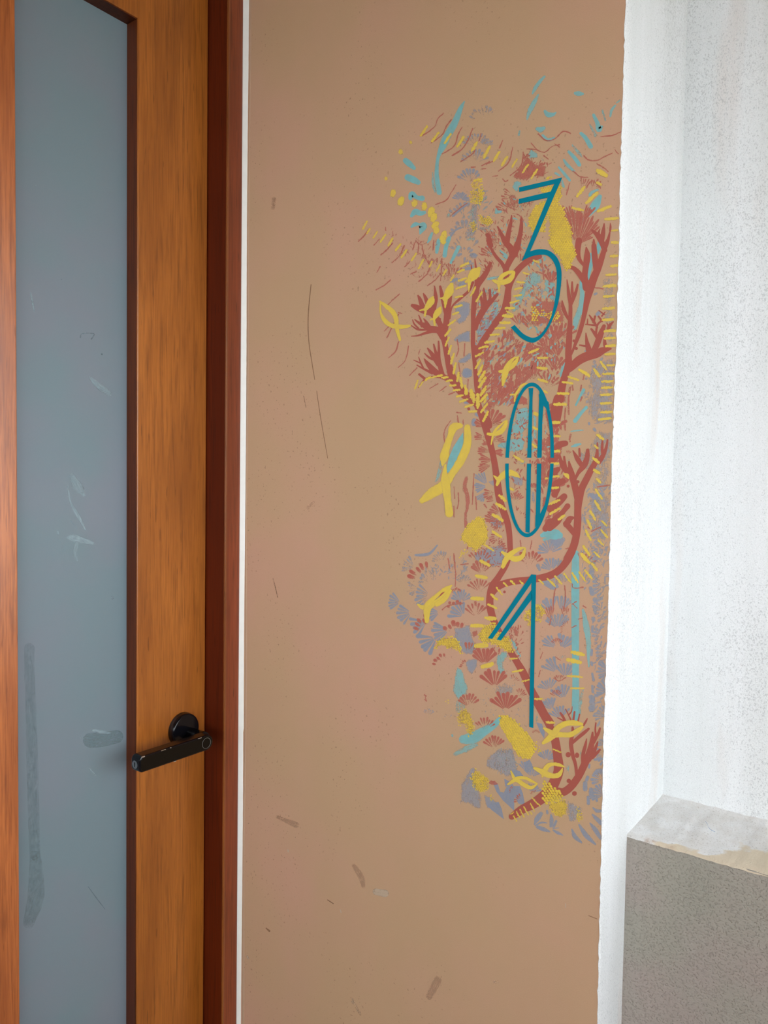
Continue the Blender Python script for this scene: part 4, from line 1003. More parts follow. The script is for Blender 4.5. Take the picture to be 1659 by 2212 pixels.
# solid coral branches
CORAL = {'main': [
 ('J',[(290,1668,42),(360,1620,55),(450,1560,60),(560,1505,66),(650,1450,72),(740,1380,78),(820,1290,78),(880,1180,72),(925,1060,68),(928,950,66),(912,830,60),(895,700,58),(865,560,54),(800,420,48),(710,260,46),(630,120,44),(590,20,44)]),
 ('H',[(870,2110,55),(800,2000,52),(740,1880,50),(650,1720,48),(560,1520,46),(480,1380,40),(410,1270,38)]),
 ('H',[(420,1280,38),(300,1080,36),(210,900,40),(165,750,44),(158,620,44),(190,480,46),(260,370,38),(350,220,36),(400,60,33)]),
 ('F',[(400,1800,33),(392,1640,34),(370,1500,38),(330,1380,42),(290,1270,42),(265,1150,46),(245,1000,42),(225,850,38),(195,680,36),(150,500,40),(100,330,42),(50,180,40),(10,60,40)]),
 ('M',[(800,660,60),(760,560,70),(660,440,50),(600,330,55),(560,220,60),(500,120,70)]),
 ('C',[(1480,2160,45),(1400,2100,50),(1300,2010,52),(1220,1900,50),(1175,1760,42),(1140,1600,34),(1110,1430,34),(1085,1360,42),(1030,1290,38),(930,1270,36),(860,1230,30),(800,1200,16),(755,1165,7)]),
 ('C',[(1105,1400,36),(1105,1310,40),(1130,1200,36),(1140,1080,34),(1165,960,28),(1195,850,10)]),
 ('C',[(1130,1100,26),(1105,1000,24),(1080,880,24),(1058,770,14)]),('C',[(1095,1310,32),(1045,1200,32),(990,1120,38),(940,1080,38),(860,1060,34),(780,1020,34),(725,995,20)]),
 ('C',[(870,1050,34),(840,990,30),(815,920,22),(793,878,10)]),('C',[(940,1060,34),(910,980,26),(880,900,20),(858,855,8)]),('C',[(960,1080,40),(985,980,34),(1003,900,26),(990,765,7)]),
 ('C',[(1020,1190,20),(1050,1160,18)]),
 ('C',[(840,1240,20),(825,1170,12),(800,1110,6)]),('C',[(930,1260,24),(895,1200,18),(862,1155,7)]),('C',[(890,1285,12),(790,1282,12),(715,1236,6)]),('C',[(800,1270,10),(750,1220,10),(728,1168,6)]),
 ('C',[(1030,1300,26),(960,1300,24),(880,1325,16),(790,1355,10),(712,1362,5)]),
 ('C',[(1150,1870,34),(1080,1840,34),(1000,1790,38),(950,1740,34),(900,1680,22),(866,1632,6)]),('C',[(1095,1840,22),(1065,1760,28),(1040,1640,24),(1042,1520,16),(1038,1425,10)]),
 ('C',[(1035,1660,20),(1005,1560,18),(980,1460,9)]),('C',[(1035,1700,26),(975,1600,28),(908,1508,9)]),('C',[(1010,1650,16),(930,1620,14),(872,1568,6)]),
 ('C',[(960,1800,20),(865,1755,12),(780,1708,7)]),('C',[(860,1750,10),(825,1680,10),(800,1612,5)]),('C',[(825,1685,9),(742,1648,5)]),
 ('C',[(1060,1850,16),(950,1850,12),(870,1880,10),(798,1975,7)]),('C',[(880,1875,16),(808,1818,14)]),
 ('C',[(1540,2120,40),(1500,1980,34),(1480,1800,26),(1465,1640,24),(1450,1480,26),(1450,1350,26),(1452,1200,26),(1456,1050,30),(1475,880,34),(1500,760,36),(1570,660,34),(1620,580,28),(1659,490,18)]),
 ('D',[(0,400,25),(30,330,18),(50,275,10)]),
 ('C',[(1480,1270,26),(1510,1150,28),(1570,1040,28),(1659,930,24)]),('D',[(0,380+20,2),(0,400,2)]),('C',[(1565,1030,24),(1560,960,18),(1545,890,12)]),('C',[(1600,1000,20),(1595,880,14),(1578,790,8)]),
 ('C',[(1490,860,30),(1500,720,32),(1490,600,18),(1472,445,6)]),('C',[(1600,600,14),(1610,560,12),(1590,510,8)]),('C',[(1440,600,12),(1428,515,6)]),
 ('C',[(1170,1150,12),(1200,1010,10),(1300,910,16),(1400,820,16),(1450,720,14)]),
 ('L',[(560,1250,60),(660,1040,62),(740,900,56),(850,740,52),(960,590,60),(1040,480,60),(1120,350,60)]),
 ('D',[(150,940,40),(215,840,42),(255,700,44),(265,600,38),(290,500,40),(350,390,38),(430,300,36),(530,225,36),(640,190,30)]),
 ('D',[(260,520,44),(245,420,38),(240,340,34),(280,250,36),(320,180,38),(370,100,34),(395,0,30)]),('B',[(370,2130,42),(400,2010,28),(420,1900,24),(425,1780,14)]),
 ('B',[(330,2200,55),(290,2130,40),(230,2060,34),(180,1960,20),(140,1880,9)]),('B',[(250,2060,34),(275,1930,26),(300,1820,18),(307,1745,7)]),
 ('D',[(235,350,26),(190,270,22),(120,190,20),(60,90,16),(20,0,18)]),('B',[(70,2110,18),(40,2020,24),(20,1980,26)]),
 ('L',[(660,1180,36),(600,1130,30),(560,1080,40)]),('L',[(590,640,46),(650,520,46),(720,400,50),(780,320,44),(860,240,36),(950,130,26)]),('L',[(700,380,40),(680,280,30),(650,190,16)]),
 ('L',[(740,330,30),(720,200,28),(700,60,18)]),('L',[(790,290,28),(820,200,26),(815,60,24)])],
 'right': [
 ('F',[(900,260,46),(930,130,46),(965,0,44)]),('D',[(830,2180,52),(860,2040,50),(890,1860,46),(915,1720,44),(950,1600,42),(985,1470,42),(985,1320,38),(995,1150,36),(1005,950,26),(1010,780,22),(990,640,20),(968,468,6)]),
 ('D',[(1010,770,20),(1045,680,24),(1075,610,18),(1095,525,11)]),('D',[(1040,680,18),(1030,590,16),(1030,495,10)]),('D',[(985,940,14),(945,860,22),(920,790,22),(910,722,9)]),
 ('D',[(1005,1400,8),(1050,1280,16),(1110,1120,26),(1155,970,26),(1185,830,30),(1210,700,38),(1245,570,48),(1290,440,46),(1340,330,40),(1385,200,34),(1425,70,26),(1450,0,20)]),
 ('B',[(1420,2140,26),(1455,2050,20),(1478,1950,10)]),('B',[(1483,1930,12),(1488,1880,12),(1485,1835,3)]),
 ('D',[(1200,560,46),(1180,430,36),(1195,300,36),(1210,180,38),(1198,80,8)]),('D',[(1180,490,36),(1110,390,32),(1040,325,24),(970,320,18)]),
 ('D',[(1175,300,16),(1115,220,24),(1095,120,34),(1110,0,38)]),('D',[(1320,360,34),(1300,200,36),(1290,60,30)]),('B',[(1290,2140,30),(1288,2035,10)]),
 ('B',[(1420,2160,30),(1390,2080,34),(1330,1980,28),(1270,1925,14)]),('B',[(1380,2060,30),(1400,1950,26),(1412,1845,8)]),('B',[(1370,2010,22),(1345,1960,16),(1362,1905,4)]),
 ('D',[(960,1560,36),(1020,1510,44),(1110,1430,52),(1210,1380,54),(1320,1350,50),(1400,1310,40),(1490,1290,12)]),('D',[(1245,1380,36),(1225,1290,34),(1205,1200,20),(1194,1105,6)]),
 ('D',[(1200,1260,14),(1120,1248,9)]),('D',[(1260,1360,30),(1320,1250,36),(1365,1130,36),(1410,1020,22)]),('D',[(1345,1180,22),(1300,1110,20),(1258,1055,12)]),
 ('D',[(1315,1110,14),(1335,1000,12),(1420,930,10)]),('D',[(1330,1040,10),(1290,970,16),(1235,890,8)]),('D',[(1285,975,14),(1303,905,12)]),('D',[(1300,1010,12),(1190,1000,7)]),('D',[(1212,1000,10),(1215,935,6)]),
 ('D',[(1385,960,14),(1345,905,10)]),('D',[(1410,880,9),(1350,835,6)]),('D',[(1385,900,10),(1425,850,5)]),('D',[(1460,1060,20),(1480,1010,20),(1520,970,8)]),('D',[(1470,1040,10),(1445,985,6)]),
 ('D',[(1440,1290,26),(1420,1230,22),(1418,1160,12)])],
 'arch': [
 ('H',[(180,560,40),(230,500,44),(330,445,42),(480,415,40),(640,400,40),(780,375,42),(900,338,44),(1000,270,42),(1080,170,44),(1140,60,44)]),
 ('F',[(1080,1920,44),(1150,1790,46),(1190,1640,44),(1205,1480,44),(1208,1330,42),(1220,1200,50),(1255,1080,42),(1315,960,40),(1370,850,36),(1420,760,32),(1438,660,20),(1442,535,8)]),
 ('F',[(1455,760,34),(1500,700,28),(1545,600,18),(1563,500,10)]),('F',[(1510,690,18),(1498,600,18),(1505,500,10)]),('F',[(1210,1200,44),(1165,1020,40),(1130,900,38),(1102,760,10)]),
 ('F',[(1120,900,34),(1050,840,36),(1005,750,24),(992,680,10)]),('F',[(1070,850,18),(1052,770,16),(1045,700,12)]),('F',[(1178,970,14),(1215,890,22),(1285,800,36),(1318,710,30),(1326,622,20)]),
 ('F',[(1250,800,26),(1200,720,28),(1150,628,7)]),('F',[(1232,690,14),(1226,605,11)]),('F',[(1190,1650,30),(1120,1560,34),(1065,1500,34)]),('F',[(1070,1510,36),(1110,1445,36),(1145,1430,20)]),
 ('F',[(870,1540,50),(960,1450,55),(1030,1360,30),(1085,1290,34)]),('F',[(880,1320,46),(980,1240,46),(1045,1175,38)]),('F',[(900,1080,36),(960,1020,44),(1030,990,34)]),('F',[(930,1150,40),(960,1080,40)]),
 ('F',[(820,1560,36),(880,1480,46)]),('F',[(920,640,30),(990,560,40),(1060,540,34)]),('F',[(900,740,50),(960,700,30)]),('F',[(900,900,60),(970,850,30)])],
 'low': [
 ('J',[(920,1330,60),(1000,1330,55),(1100,1255,52),(1200,1120,50),(1270,980,50),(1325,860,48),(1370,720,40),(1385,620,28),(1392,520,12)]),
 ('J',[(1400,650,30),(1440,580,26),(1475,520,20),(1493,462,13)]),('J',[(1440,570,14),(1430,480,12),(1437,390,10)]),('J',[(1275,960,38),(1262,830,26),(1290,710,22),(1312,605,6)]),
 ('J',[(1340,890,36),(1410,780,26),(1445,700,18),(1462,648,9)]),('J',[(1390,860,24),(1460,790,20),(1492,752,12)]),
 ('J',[(1180,1130,22),(1160,960,22),(1120,820,26),(1098,660,28),(1122,520,22),(1120,450,14)]),('J',[(1115,660,22),(1200,585,24),(1280,520,24),(1338,470,16)]),
 ('J',[(1130,350,16),(1146,240,13)]),('J',[(1195,360,12),(1215,270,9)]),('J',[(1262,430,14),(1300,370,14),(1320,330,7)]),('J',[(1025,375,14),(985,300,18),(952,252,13)]),('J',[(1020,370,12),(915,318,7)]),
 ('J',[(1095,345,10),(1060,270,8),(1025,200,6)]),('J',[(1070,275,9),(1105,230,7),(1116,165,4)])]}
LAB = {'main': 'tall red coral trunk with branches at left', 'right': 'red coral branches along the right edge', 'arch': 'red coral arch right of the lower numerals', 'low': 'small red coral at the lower right'}
for i, (k, ss) in enumerate(CORAL.items()):
    P = Paint()
    for c, pts in ss: P.stroke(T(c, pts), per=5)
    o = P.build('coral_branch', S_RED, mural, 6); o['label'] = LAB[k]
for c, x, y, rx in [('D',1052,1197,18),('D',1078,1287,20),('F',1208,1000,20),('F',1093,1052,18),('J',1060,822,36),('J',1180,830,30),('J',1068,1180,30),('J',1145,1352,32),
                    ('H',290,428,16),('H',332,545,16),('G',1455,540,14),('M',440,360,26),('E',1065,128,16)]:
    P = Paint(); ry = rx*(1.25 if (c, x) == ('J', 1180) else 1)
    P.poly(T(c, [(x+rx*math.cos(t*math.pi/8)*(1+.06*math.sin(t*3)), y+ry*math.sin(t*math.pi/8)) for t in range(16)]))
    P.build('coral_berry', S_RED, mural, 7)
# yellow dashes: (crop, x1, y1, x2, y2, half width, cover)
D_ = [('A',822,800,903,675,17,1.2),('A',955,870,1045,748,17,1.2),('A',1108,888,1188,768,17,1.2),('A',1258,930,1342,800,18,1.2),('A',1430,985,1500,862,16,1.2),('A',1575,1065,1655,910,18,1.2),
 ('B',90,1105,165,980,18,1.2),('B',188,1155,258,1038,18,1.1),('B',308,1178,378,1065,16,.85),('B',433,1242,512,1128,16,.9),('B',538,1312,620,1190,16,1.0),
 ('A',580,970,590,1000,36,.85),('A',700,860,712,880,22,.8),('A',412,1290,415,1320,24,.8),('A',500,1450,485,1510,38,1.0),('A',600,1545,580,1600,44,1.2),('A',760,1580,745,1620,38,1.05),
 ('A',870,1610,865,1660,36,1.2),('A',960,1670,940,1740,44,1.3),('A',990,1740,970,1800,40,1.3),('A',1020,1840,980,1880,38,1.3),('A',1015,1900,1010,1940,38,1.3),('A',1110,1950,1095,2020,38,1.3),('A',1080,2000,1095,2070,34,1.3),
 ('A',130,1915,188,1808,15,1.0),('A',180,1970,222,1895,13,.9),('A',253,2022,310,1930,14,.85),('A',340,2070,410,1965,15,.95),('A',435,2112,495,2010,15,1.1),('A',522,2170,590,2082,15,1.1),
 ('C',590,430,662,328,16,1.05),('C',712,465,775,368,15,.95),('C',793,560,862,440,14,1.05),('C',925,540,965,465,12,.95),('C',1010,590,1060,498,13,.9),('C',1090,640,1135,568,15,1.0),('C',1180,705,1222,630,15,1.0),
 ('C',1300,530,1400,485,16,1.05),('C',1260,602,1350,565,15,1.0),('C',1270,705,1372,665,15,1.15),('C',1240,800,1372,755,14,1.15),('C',1230,900,1330,882,14,1.0),('C',1222,1020,1320,990,17,1.05),
 ('C',1205,1105,1280,1075,16,1.1),('C',1150,1235,1242,1165,14,1.1),('C',1112,1365,1182,1275,14,1.15),('C',1118,1485,1168,1370,13,1.15),('C',1155,1580,1192,1468,14,1.1),('C',1185,1700,1225,1560,15,1.15),
 ('C',1215,1815,1245,1675,16,1.2),('C',1258,1905,1280,1790,17,1.25),('C',1300,1850,1320,1985,16,1.3),('C',1355,1945,1375,2060,17,1.3),('C',1425,2000,1470,2130,22,1.35),('C',1505,2050,1515,2200,22,1.35),
 ('C',1485,955,1562,830,14,1.15),('C',1415,890,1482,768,13,1.1),('C',1590,1445,1659,1425,14,1.2),('C',1515,1512,1622,1480,14,1.1),('C',1475,1605,1578,1552,14,1.15),('C',1475,1755,1542,1635,14,1.2),
 ('C',1505,1830,1565,1705,16,1.2),('C',1520,1905,1595,1775,18,1.25),('C',1515,1980,1605,1850,18,1.25),('C',1535,2065,1612,1955,15,1.25),('C',1540,2135,1622,2055,15,1.25),('C',1580,2160,1600,2120,13,1.2),
 ('M',645,130,750,0,22,1.3),('M',650,240,770,90,24,1.3),('M',655,430,775,260,24,1.3),('M',690,590,790,400,24,1.3),('M',470,30,500,180,30,1.35),('M',590,190,595,350,26,1.35),('M',375,0,385,110,20,1.35),('M',520,160,530,250,20,1.3),
 ('M',430,415,590,400,26,.85),('M',270,240,400,190,24,.9),('M',360,330,530,280,22,1.1),
 ('D',1500,25,1590,25,18,.95),('D',1485,190,1575,180,20,.95),('D',1488,308,1578,295,22,1.1),('D',1430,415,1562,400,17,1.05),('D',1398,548,1555,535,22,1.1),('D',1398,668,1540,658,18,1.0),('D',1390,815,1540,800,20,1.05),
 ('D',1385,948,1530,935,20,1.05),('D',1408,1085,1550,1072,20,1.05),('D',1408,1170,1548,1162,18,1.05),('D',1428,1262,1548,1250,20,1.1),('D',1418,1358,1545,1352,18,1.05),('D',1440,1490,1540,1485,14,1.0),
 ('D',1390,1592,1530,1588,17,1.05),('D',1378,1682,1525,1678,17,1.05),('D',1378,1758,1520,1752,17,1.1),('D',1365,1842,1512,1836,17,1.1),('D',1362,1945,1508,1938,17,1.1),('D',1368,2052,1508,2042,19,1.15),('D',1335,2135,1500,2120,17,1.1),
 ('D',1365,1440,1440,1540,18,1.1),('D',1288,1530,1360,1625,20,1.15),('D',1108,1535,1240,1620,21,1.25),('D',978,1622,1112,1668,17,1.1),('D',908,1688,1042,1705,16,1.15),('D',850,1825,995,1825,18,1.2),('D',808,1955,960,1955,20,1.3),
 ('D',785,2170,882,2172,18,1.3),('D',608,1515,732,1530,18,1.2),('D',620,1655,738,1692,17,1.2),('D',508,1345,632,1290,18,1.0),('D',612,1402,742,1398,17,1.05),('D',575,2050,680,2095,14,1.1),('D',690,1790,735,1820,16,1.0),
 ('F',895,292,995,290,18,1.3),('F',915,455,998,455,15,1.3),('F',918,638,995,635,17,1.3),('F',888,782,980,780,17,1.3),('F',902,938,985,935,15,1.3),('F',888,1075,978,1068,15,1.3),('F',858,1272,998,1215,16,1.3),
 ('F',868,1390,1003,1312,16,1.25),('F',978,1455,1052,1400,18,1.25),('F',438,685,562,762,16,1.3),('F',268,1160,350,1232,19,1.3),('F',228,1255,350,1332,19,1.3),('F',185,1390,315,1465,20,1.35),('F',183,1588,300,1662,17,1.35),
 ('F',82,1748,210,1828,12,1.35),('F',38,1938,158,2002,20,1.35),('F',0,2125,120,2152,20,1.35),('F',1435,435,1515,492,20,1.1),('F',1408,562,1450,602,16,.95),('F',1385,710,1462,775,20,1.1),('F',1398,855,1472,900,20,1.15),
 ('F',1430,960,1482,1012,17,1.0),('F',1418,1082,1502,1212,16,1.05),('F',1408,1222,1480,1342,18,1.05),('F',1350,1342,1422,1462,18,1.05),('F',1318,1452,1370,1562,18,1.1),('F',1298,1570,1370,1702,17,1.15),
 ('F',1268,1762,1352,1882,18,1.2),('F',1245,1855,1352,1972,24,1.3),('F',1372,1972,1442,2062,18,1.15),('F',1398,1832,1472,1902,15,1.0),('F',1448,1692,1522,1762,14,.95),('F',1488,1462,1562,1532,13,.95),('F',1478,1562,1570,1672,14,.95),
 ('F',385,1070,440,1100,17,1.1),('F',680,180,730,210,14,1.2),('F',672,345,730,375,17,1.2),('F',665,550,720,590,17,1.2),('F',820,960,850,960,12,1.1),('F',640,690,0+720,700,6,.4),
 ('H',318,430,372,482,11,1.2),('H',402,408,462,462,12,1.25),('H',512,408,555,452,12,1.2),('H',738,398,802,452,11,1.25),('H',838,380,945,485,12,1.25),('H',928,350,1022,455,13,1.2),('H',1038,320,1132,440,13,1.2),('H',1138,310,1212,440,14,1.2),
 ('H',1218,300,1302,422,13,1.15),('H',1285,278,1382,392,14,1.2),('H',230,488,310,582,12,1.25),('H',168,570,250,642,15,1.3),('H',133,690,242,742,16,1.35),('H',102,855,228,865,24,1.4),('H',0,625,78,630,20,1.4),('H',0,945,78,952,20,1.4),
 ('H',0,1188,128,1182,26,1.4),('H',62,1442,192,1402,24,1.4),('H',1128,1262,1285,1300,24,1.35),('H',1078,1352,1248,1388,26,1.4),('H',1068,1548,1275,1562,16,.85),('H',1108,1695,1292,1695,14,.85),('H',388,1342,490,1338,12,.95),
 ('H',418,1502,562,1472,12,1.1),('H',538,1615,632,1590,11,1.1),('H',690,1822,790,1822,12,1.15),('H',828,2102,935,2108,13,1.15),
 ('G',1145,460,1288,488,20,1.35),('G',1092,732,1242,736,22,1.4),('G',1092,1060,1238,1060,22,1.35),('G',1138,1302,1292,1292,26,1.4),('G',1220,1552,1356,1515,26,1.4),
 ('J',752,372,868,385,14,1.1),('J',845,742,968,790,11,1.15),('J',560,1400,690,1538,11,1.0),('J',310,1652,362,1735,10,1.1),('J',350,1590,405,1692,10,1.1),('J',400,1560,462,1682,10,1.1),('J',448,1522,522,1652,10,1.1),
 ('J',540,1478,605,1602,10,1.05),('J',540,1600,570,1640,10,1.0),('J',270,1640,320,1600,8,1.0),('N',715,380,860,190,30,1.25),('N',620,570,840,620,26,1.15),('N',870,500,1100,290,34,1.1),('N',1080,640,1340,540,32,1.15),('N',1210,780,1465,755,30,1.05),
 ('B',1330,1205,1440,1270,32,1.25),('B',1320,1350,1380,1380,22,.9),('N',1330,985,1460,975,22,.75),('N',1330,1190,1450,1190,28,.85),('N',1310,1440,1450,1430,28,.9),
 ('K',520,90,670,60,22,1.0),('K',280,1630,430,1560,24,1.0),
 ('D',560,232,640,262,13,1.05),('D',440,380,520,402,14,1.0),('D',365,492,470,500,14,1.05),('D',335,585,440,560,14,.95),('D',325,665,432,645,14,1.05),('D',285,745,400,712,15,1.05),('D',228,808,345,805,16,1.2),('D',198,895,322,905,20,1.3),
 ('D',165,980,292,980,17,1.3),('D',108,1050,235,1040,15,1.25),('D',48,1128,162,1118,15,1.25),('D',0,1210,102,1200,14,1.2),('D',0,1272,30,1262,12,1.1),('D',240,840,330,890,10,1.1),
 ('C',878,1890,945,1850,17,1.15),('C',950,1860,1010,1842,14,1.1),('C',1020,1840,1085,1825,15,1.1),('C',1075,1858,1150,1850,15,1.15),('C',1128,1900,1205,1888,15,1.15),('C',1170,1950,1248,1945,15,1.15),('C',1212,2012,1295,2000,15,1.15),
 ('C',1250,2082,1335,2065,15,1.15),('C',1290,2142,1390,2115,15,1.1),('C',752,2000,792,1885,14,1.0),('C',800,1975,860,1900,10,1.0)]
yd0 = None
for c, x1, y1, x2, y2, w, cv in D_:
    m = ((x1+x2)/2+(R()-.5)*6, (y1+y2)/2+(R()-.5)*6)
    Paint().stroke(T(c, [(x1+(x2-x1)*.06, y1+(y2-y1)*.06, w*.82), (m[0], m[1], w*1.05), (x2-(x2-x1)*.06, y2-(y2-y1)*.06, w*.85)]), cv+.02, cv-.85, per=7, jit=2.6).build('yellow_dash', P_YEL, mural, 8)
# bubble-stamped yellow patches
def beads(c, pts, sp, under, name='bead_patch', drop=.1, rad=.40):
    Paint().wash(T(c, pts), under-.12, 5, 2.6).build('patch_ground', P_YG, mural, 8.6)
    q = T(c, pts); s = sp
    xs = [p[0] for p in q]; ys = [p[1] for p in q]
    vs, fs = [], []
    off = Vector(mural.location)
    y = min(ys); row = 0
    while y < max(ys):
        x = min(xs) + (s/2 if row % 2 else 0)
        while x < max(xs):
            if inpoly(x, y, q) and R() > drop:
                cx, cy = x+(R()-.5)*s*.25, y+(R()-.5)*s*.25; rr = s*rad*(.8+.35*R())
                p0 = on_x(cx, cy, TX); a = on_x(cx+rr, cy, TX); b = on_x(cx, cy+rr, TX)
                ry = (a-p0).length; rz = (b-p0).length
                if p0.y-ry > led(p0.z):
                    base = len(vs); h = .00014+.00010*R()
                    for k in range(7):
                        t = k*2*math.pi/7
                        vs.append(Vector((TX-.00046, p0.y+ry*math.cos(t), p0.z+rz*math.sin(t)))-off)
                    for k in range(7):
                        t = k*2*math.pi/7
                        vs.append(Vector((TX-.00046-h*.8, p0.y+ry*.6*math.cos(t), p0.z+rz*.6*math.sin(t)))-off)
                    vs.append(Vector((TX-.00046-h, p0.y, p0.z))-off)
                    for k in range(7):
                        k2 = (k+1) % 7
                        fs.append((base+k, base+k2, base+7+k2, base+7+k)); fs.append((base+7+k, base+7+k2, base+14))
            x += s
        y += s*.82; row += 1
    if vs:
        me = bpy.data.meshes.new(name); me.from_pydata([tuple(v) for v in vs], [], fs)
        for p in me.polygons: p.use_smooth = True
        me.materials.append(S_YEL); o = bpy.data.objects.new(name, me); COL.objects.link(o); o.parent = mural
        o['kind'] = 'stuff'; o['label'] = 'yellow paint stamped in a honeycomb of beads'
beads('B', [(640,1410),(800,1380),(900,1370),(915,1490),(870,1600),(930,1640),(955,1760),(1030,1900),(1045,2212),(830,2212),(745,2080),(760,1900),(740,1750),(700,1960),(560,1950),(505,1880),(500,1760),(580,1620),(740,1540),(640,1450)], 5.2, .98)
beads('D', [(745,0),(1030,0),(1078,150),(1070,215),(1030,250),(1035,330),(960,360),(905,300),(880,200),(800,110)], 4.6, 1.0)
beads('D', [(545,780),(600,770),(635,860),(615,960),(580,985),(535,930)], 5.6, .25, drop=.05)
beads('D', [(640,830),(760,830),(880,850),(890,1000),(800,960),(720,920),(650,900)], 4.6, .45, drop=.3)
beads('E', [(960,1690),(1000,1570),(1080,1480),(1180,1400),(1255,1440),(1300,1580),(1310,1680),(1240,1760),(1150,1830),(1080,1790),(1030,1740)], 4.3, .95)
beads('E', [(935,1840),(1040,1790),(1060,1850),(950,1910)], 4.2, .3, drop=.4)
beads('G', [(650,1350),(680,1230),(760,1190),(870,1190),(960,1240),(1000,1400),(960,1390),(900,1340),(800,1350),(760,1300)], 4.4, .8, drop=.25)
beads('G', [(1175,1190),(1230,1060),(1400,1010),(1420,1120),(1540,1180),(1620,1350),(1560,1400),(1450,1330),(1370,1290),(1200,1260)], 5.0, .8, drop=.12)
beads('H', [(540,870),(600,740),(660,700),(780,700),(830,800),(780,900),(620,950)], 4.4, .62, drop=.45)
beads('I', [(530,430),(560,350),(640,300),(720,370),(780,560),(740,690),(690,680),(640,530),(560,540)], 3.6, .7, drop=.55)
beads('I', [(700,1230),(790,1090),(850,1170),(970,1240),(960,1390),(860,1430),(780,1400)], 4.0, .72, drop=.15)
beads('I', [(960,1470),(1000,1440),(1030,1500),(1000,1550)], 3.6, .6, drop=.2)
beads('I', [(380,200),(430,200),(430,245),(390,250)], 3.4, .7, drop=.3)
beads('J', [(110,380),(120,290),(190,270),(290,310),(420,430),(560,590),(610,720),(600,800),(540,880),(470,890),(400,850),(330,760),(160,500)], 5.2, 1.0, drop=.03, rad=.5)
beads('J', [(580,610),(640,650),(700,770),(660,800),(600,740)], 4.0, .1, drop=.35)
beads('J', [(720,1190),(770,1190),(880,1280),(1010,1370),(980,1440),(860,1480),(760,1490),(700,1400)], 6.2, .55, drop=.03, rad=.5)
beads('J', [(770,1500),(900,1460),(1020,1420),(1060,1540),(1040,1640),(950,1690),(860,1640)], 3.4, .92, drop=.5)
beads('J', [(1130,1610),(1190,1520),(1240,1590),(1270,1700),(1210,1740)], 4.0, .45, drop=.25)
beads('A', [(1440,1330),(1560,1290),(1560,1400),(1590,1500),(1540,1620),(1430,1600),(1400,1480)], 3.8, .45, drop=.4)
beads('K', [(610,230),(690,210),(710,330),(680,480),(620,500)], 4.2, .9, drop=.15)
beads('K', [(600,680),(680,700),(840,740),(890,830),(780,930),(700,900),(640,830)], 4.2, .72, drop=.2)
beads('K', [(450,820),(540,790),(590,860),(590,980),(520,1050),(460,960)], 3.8, .62, drop=.3)
beads('K', [(470,360),(560,340),(600,440),(500,500),(450,480)], 3.6, .4, drop=.4)
beads('B', [(700,1300),(760,1270),(800,1290),(720,1320)], 4.2, .7, drop=.2)
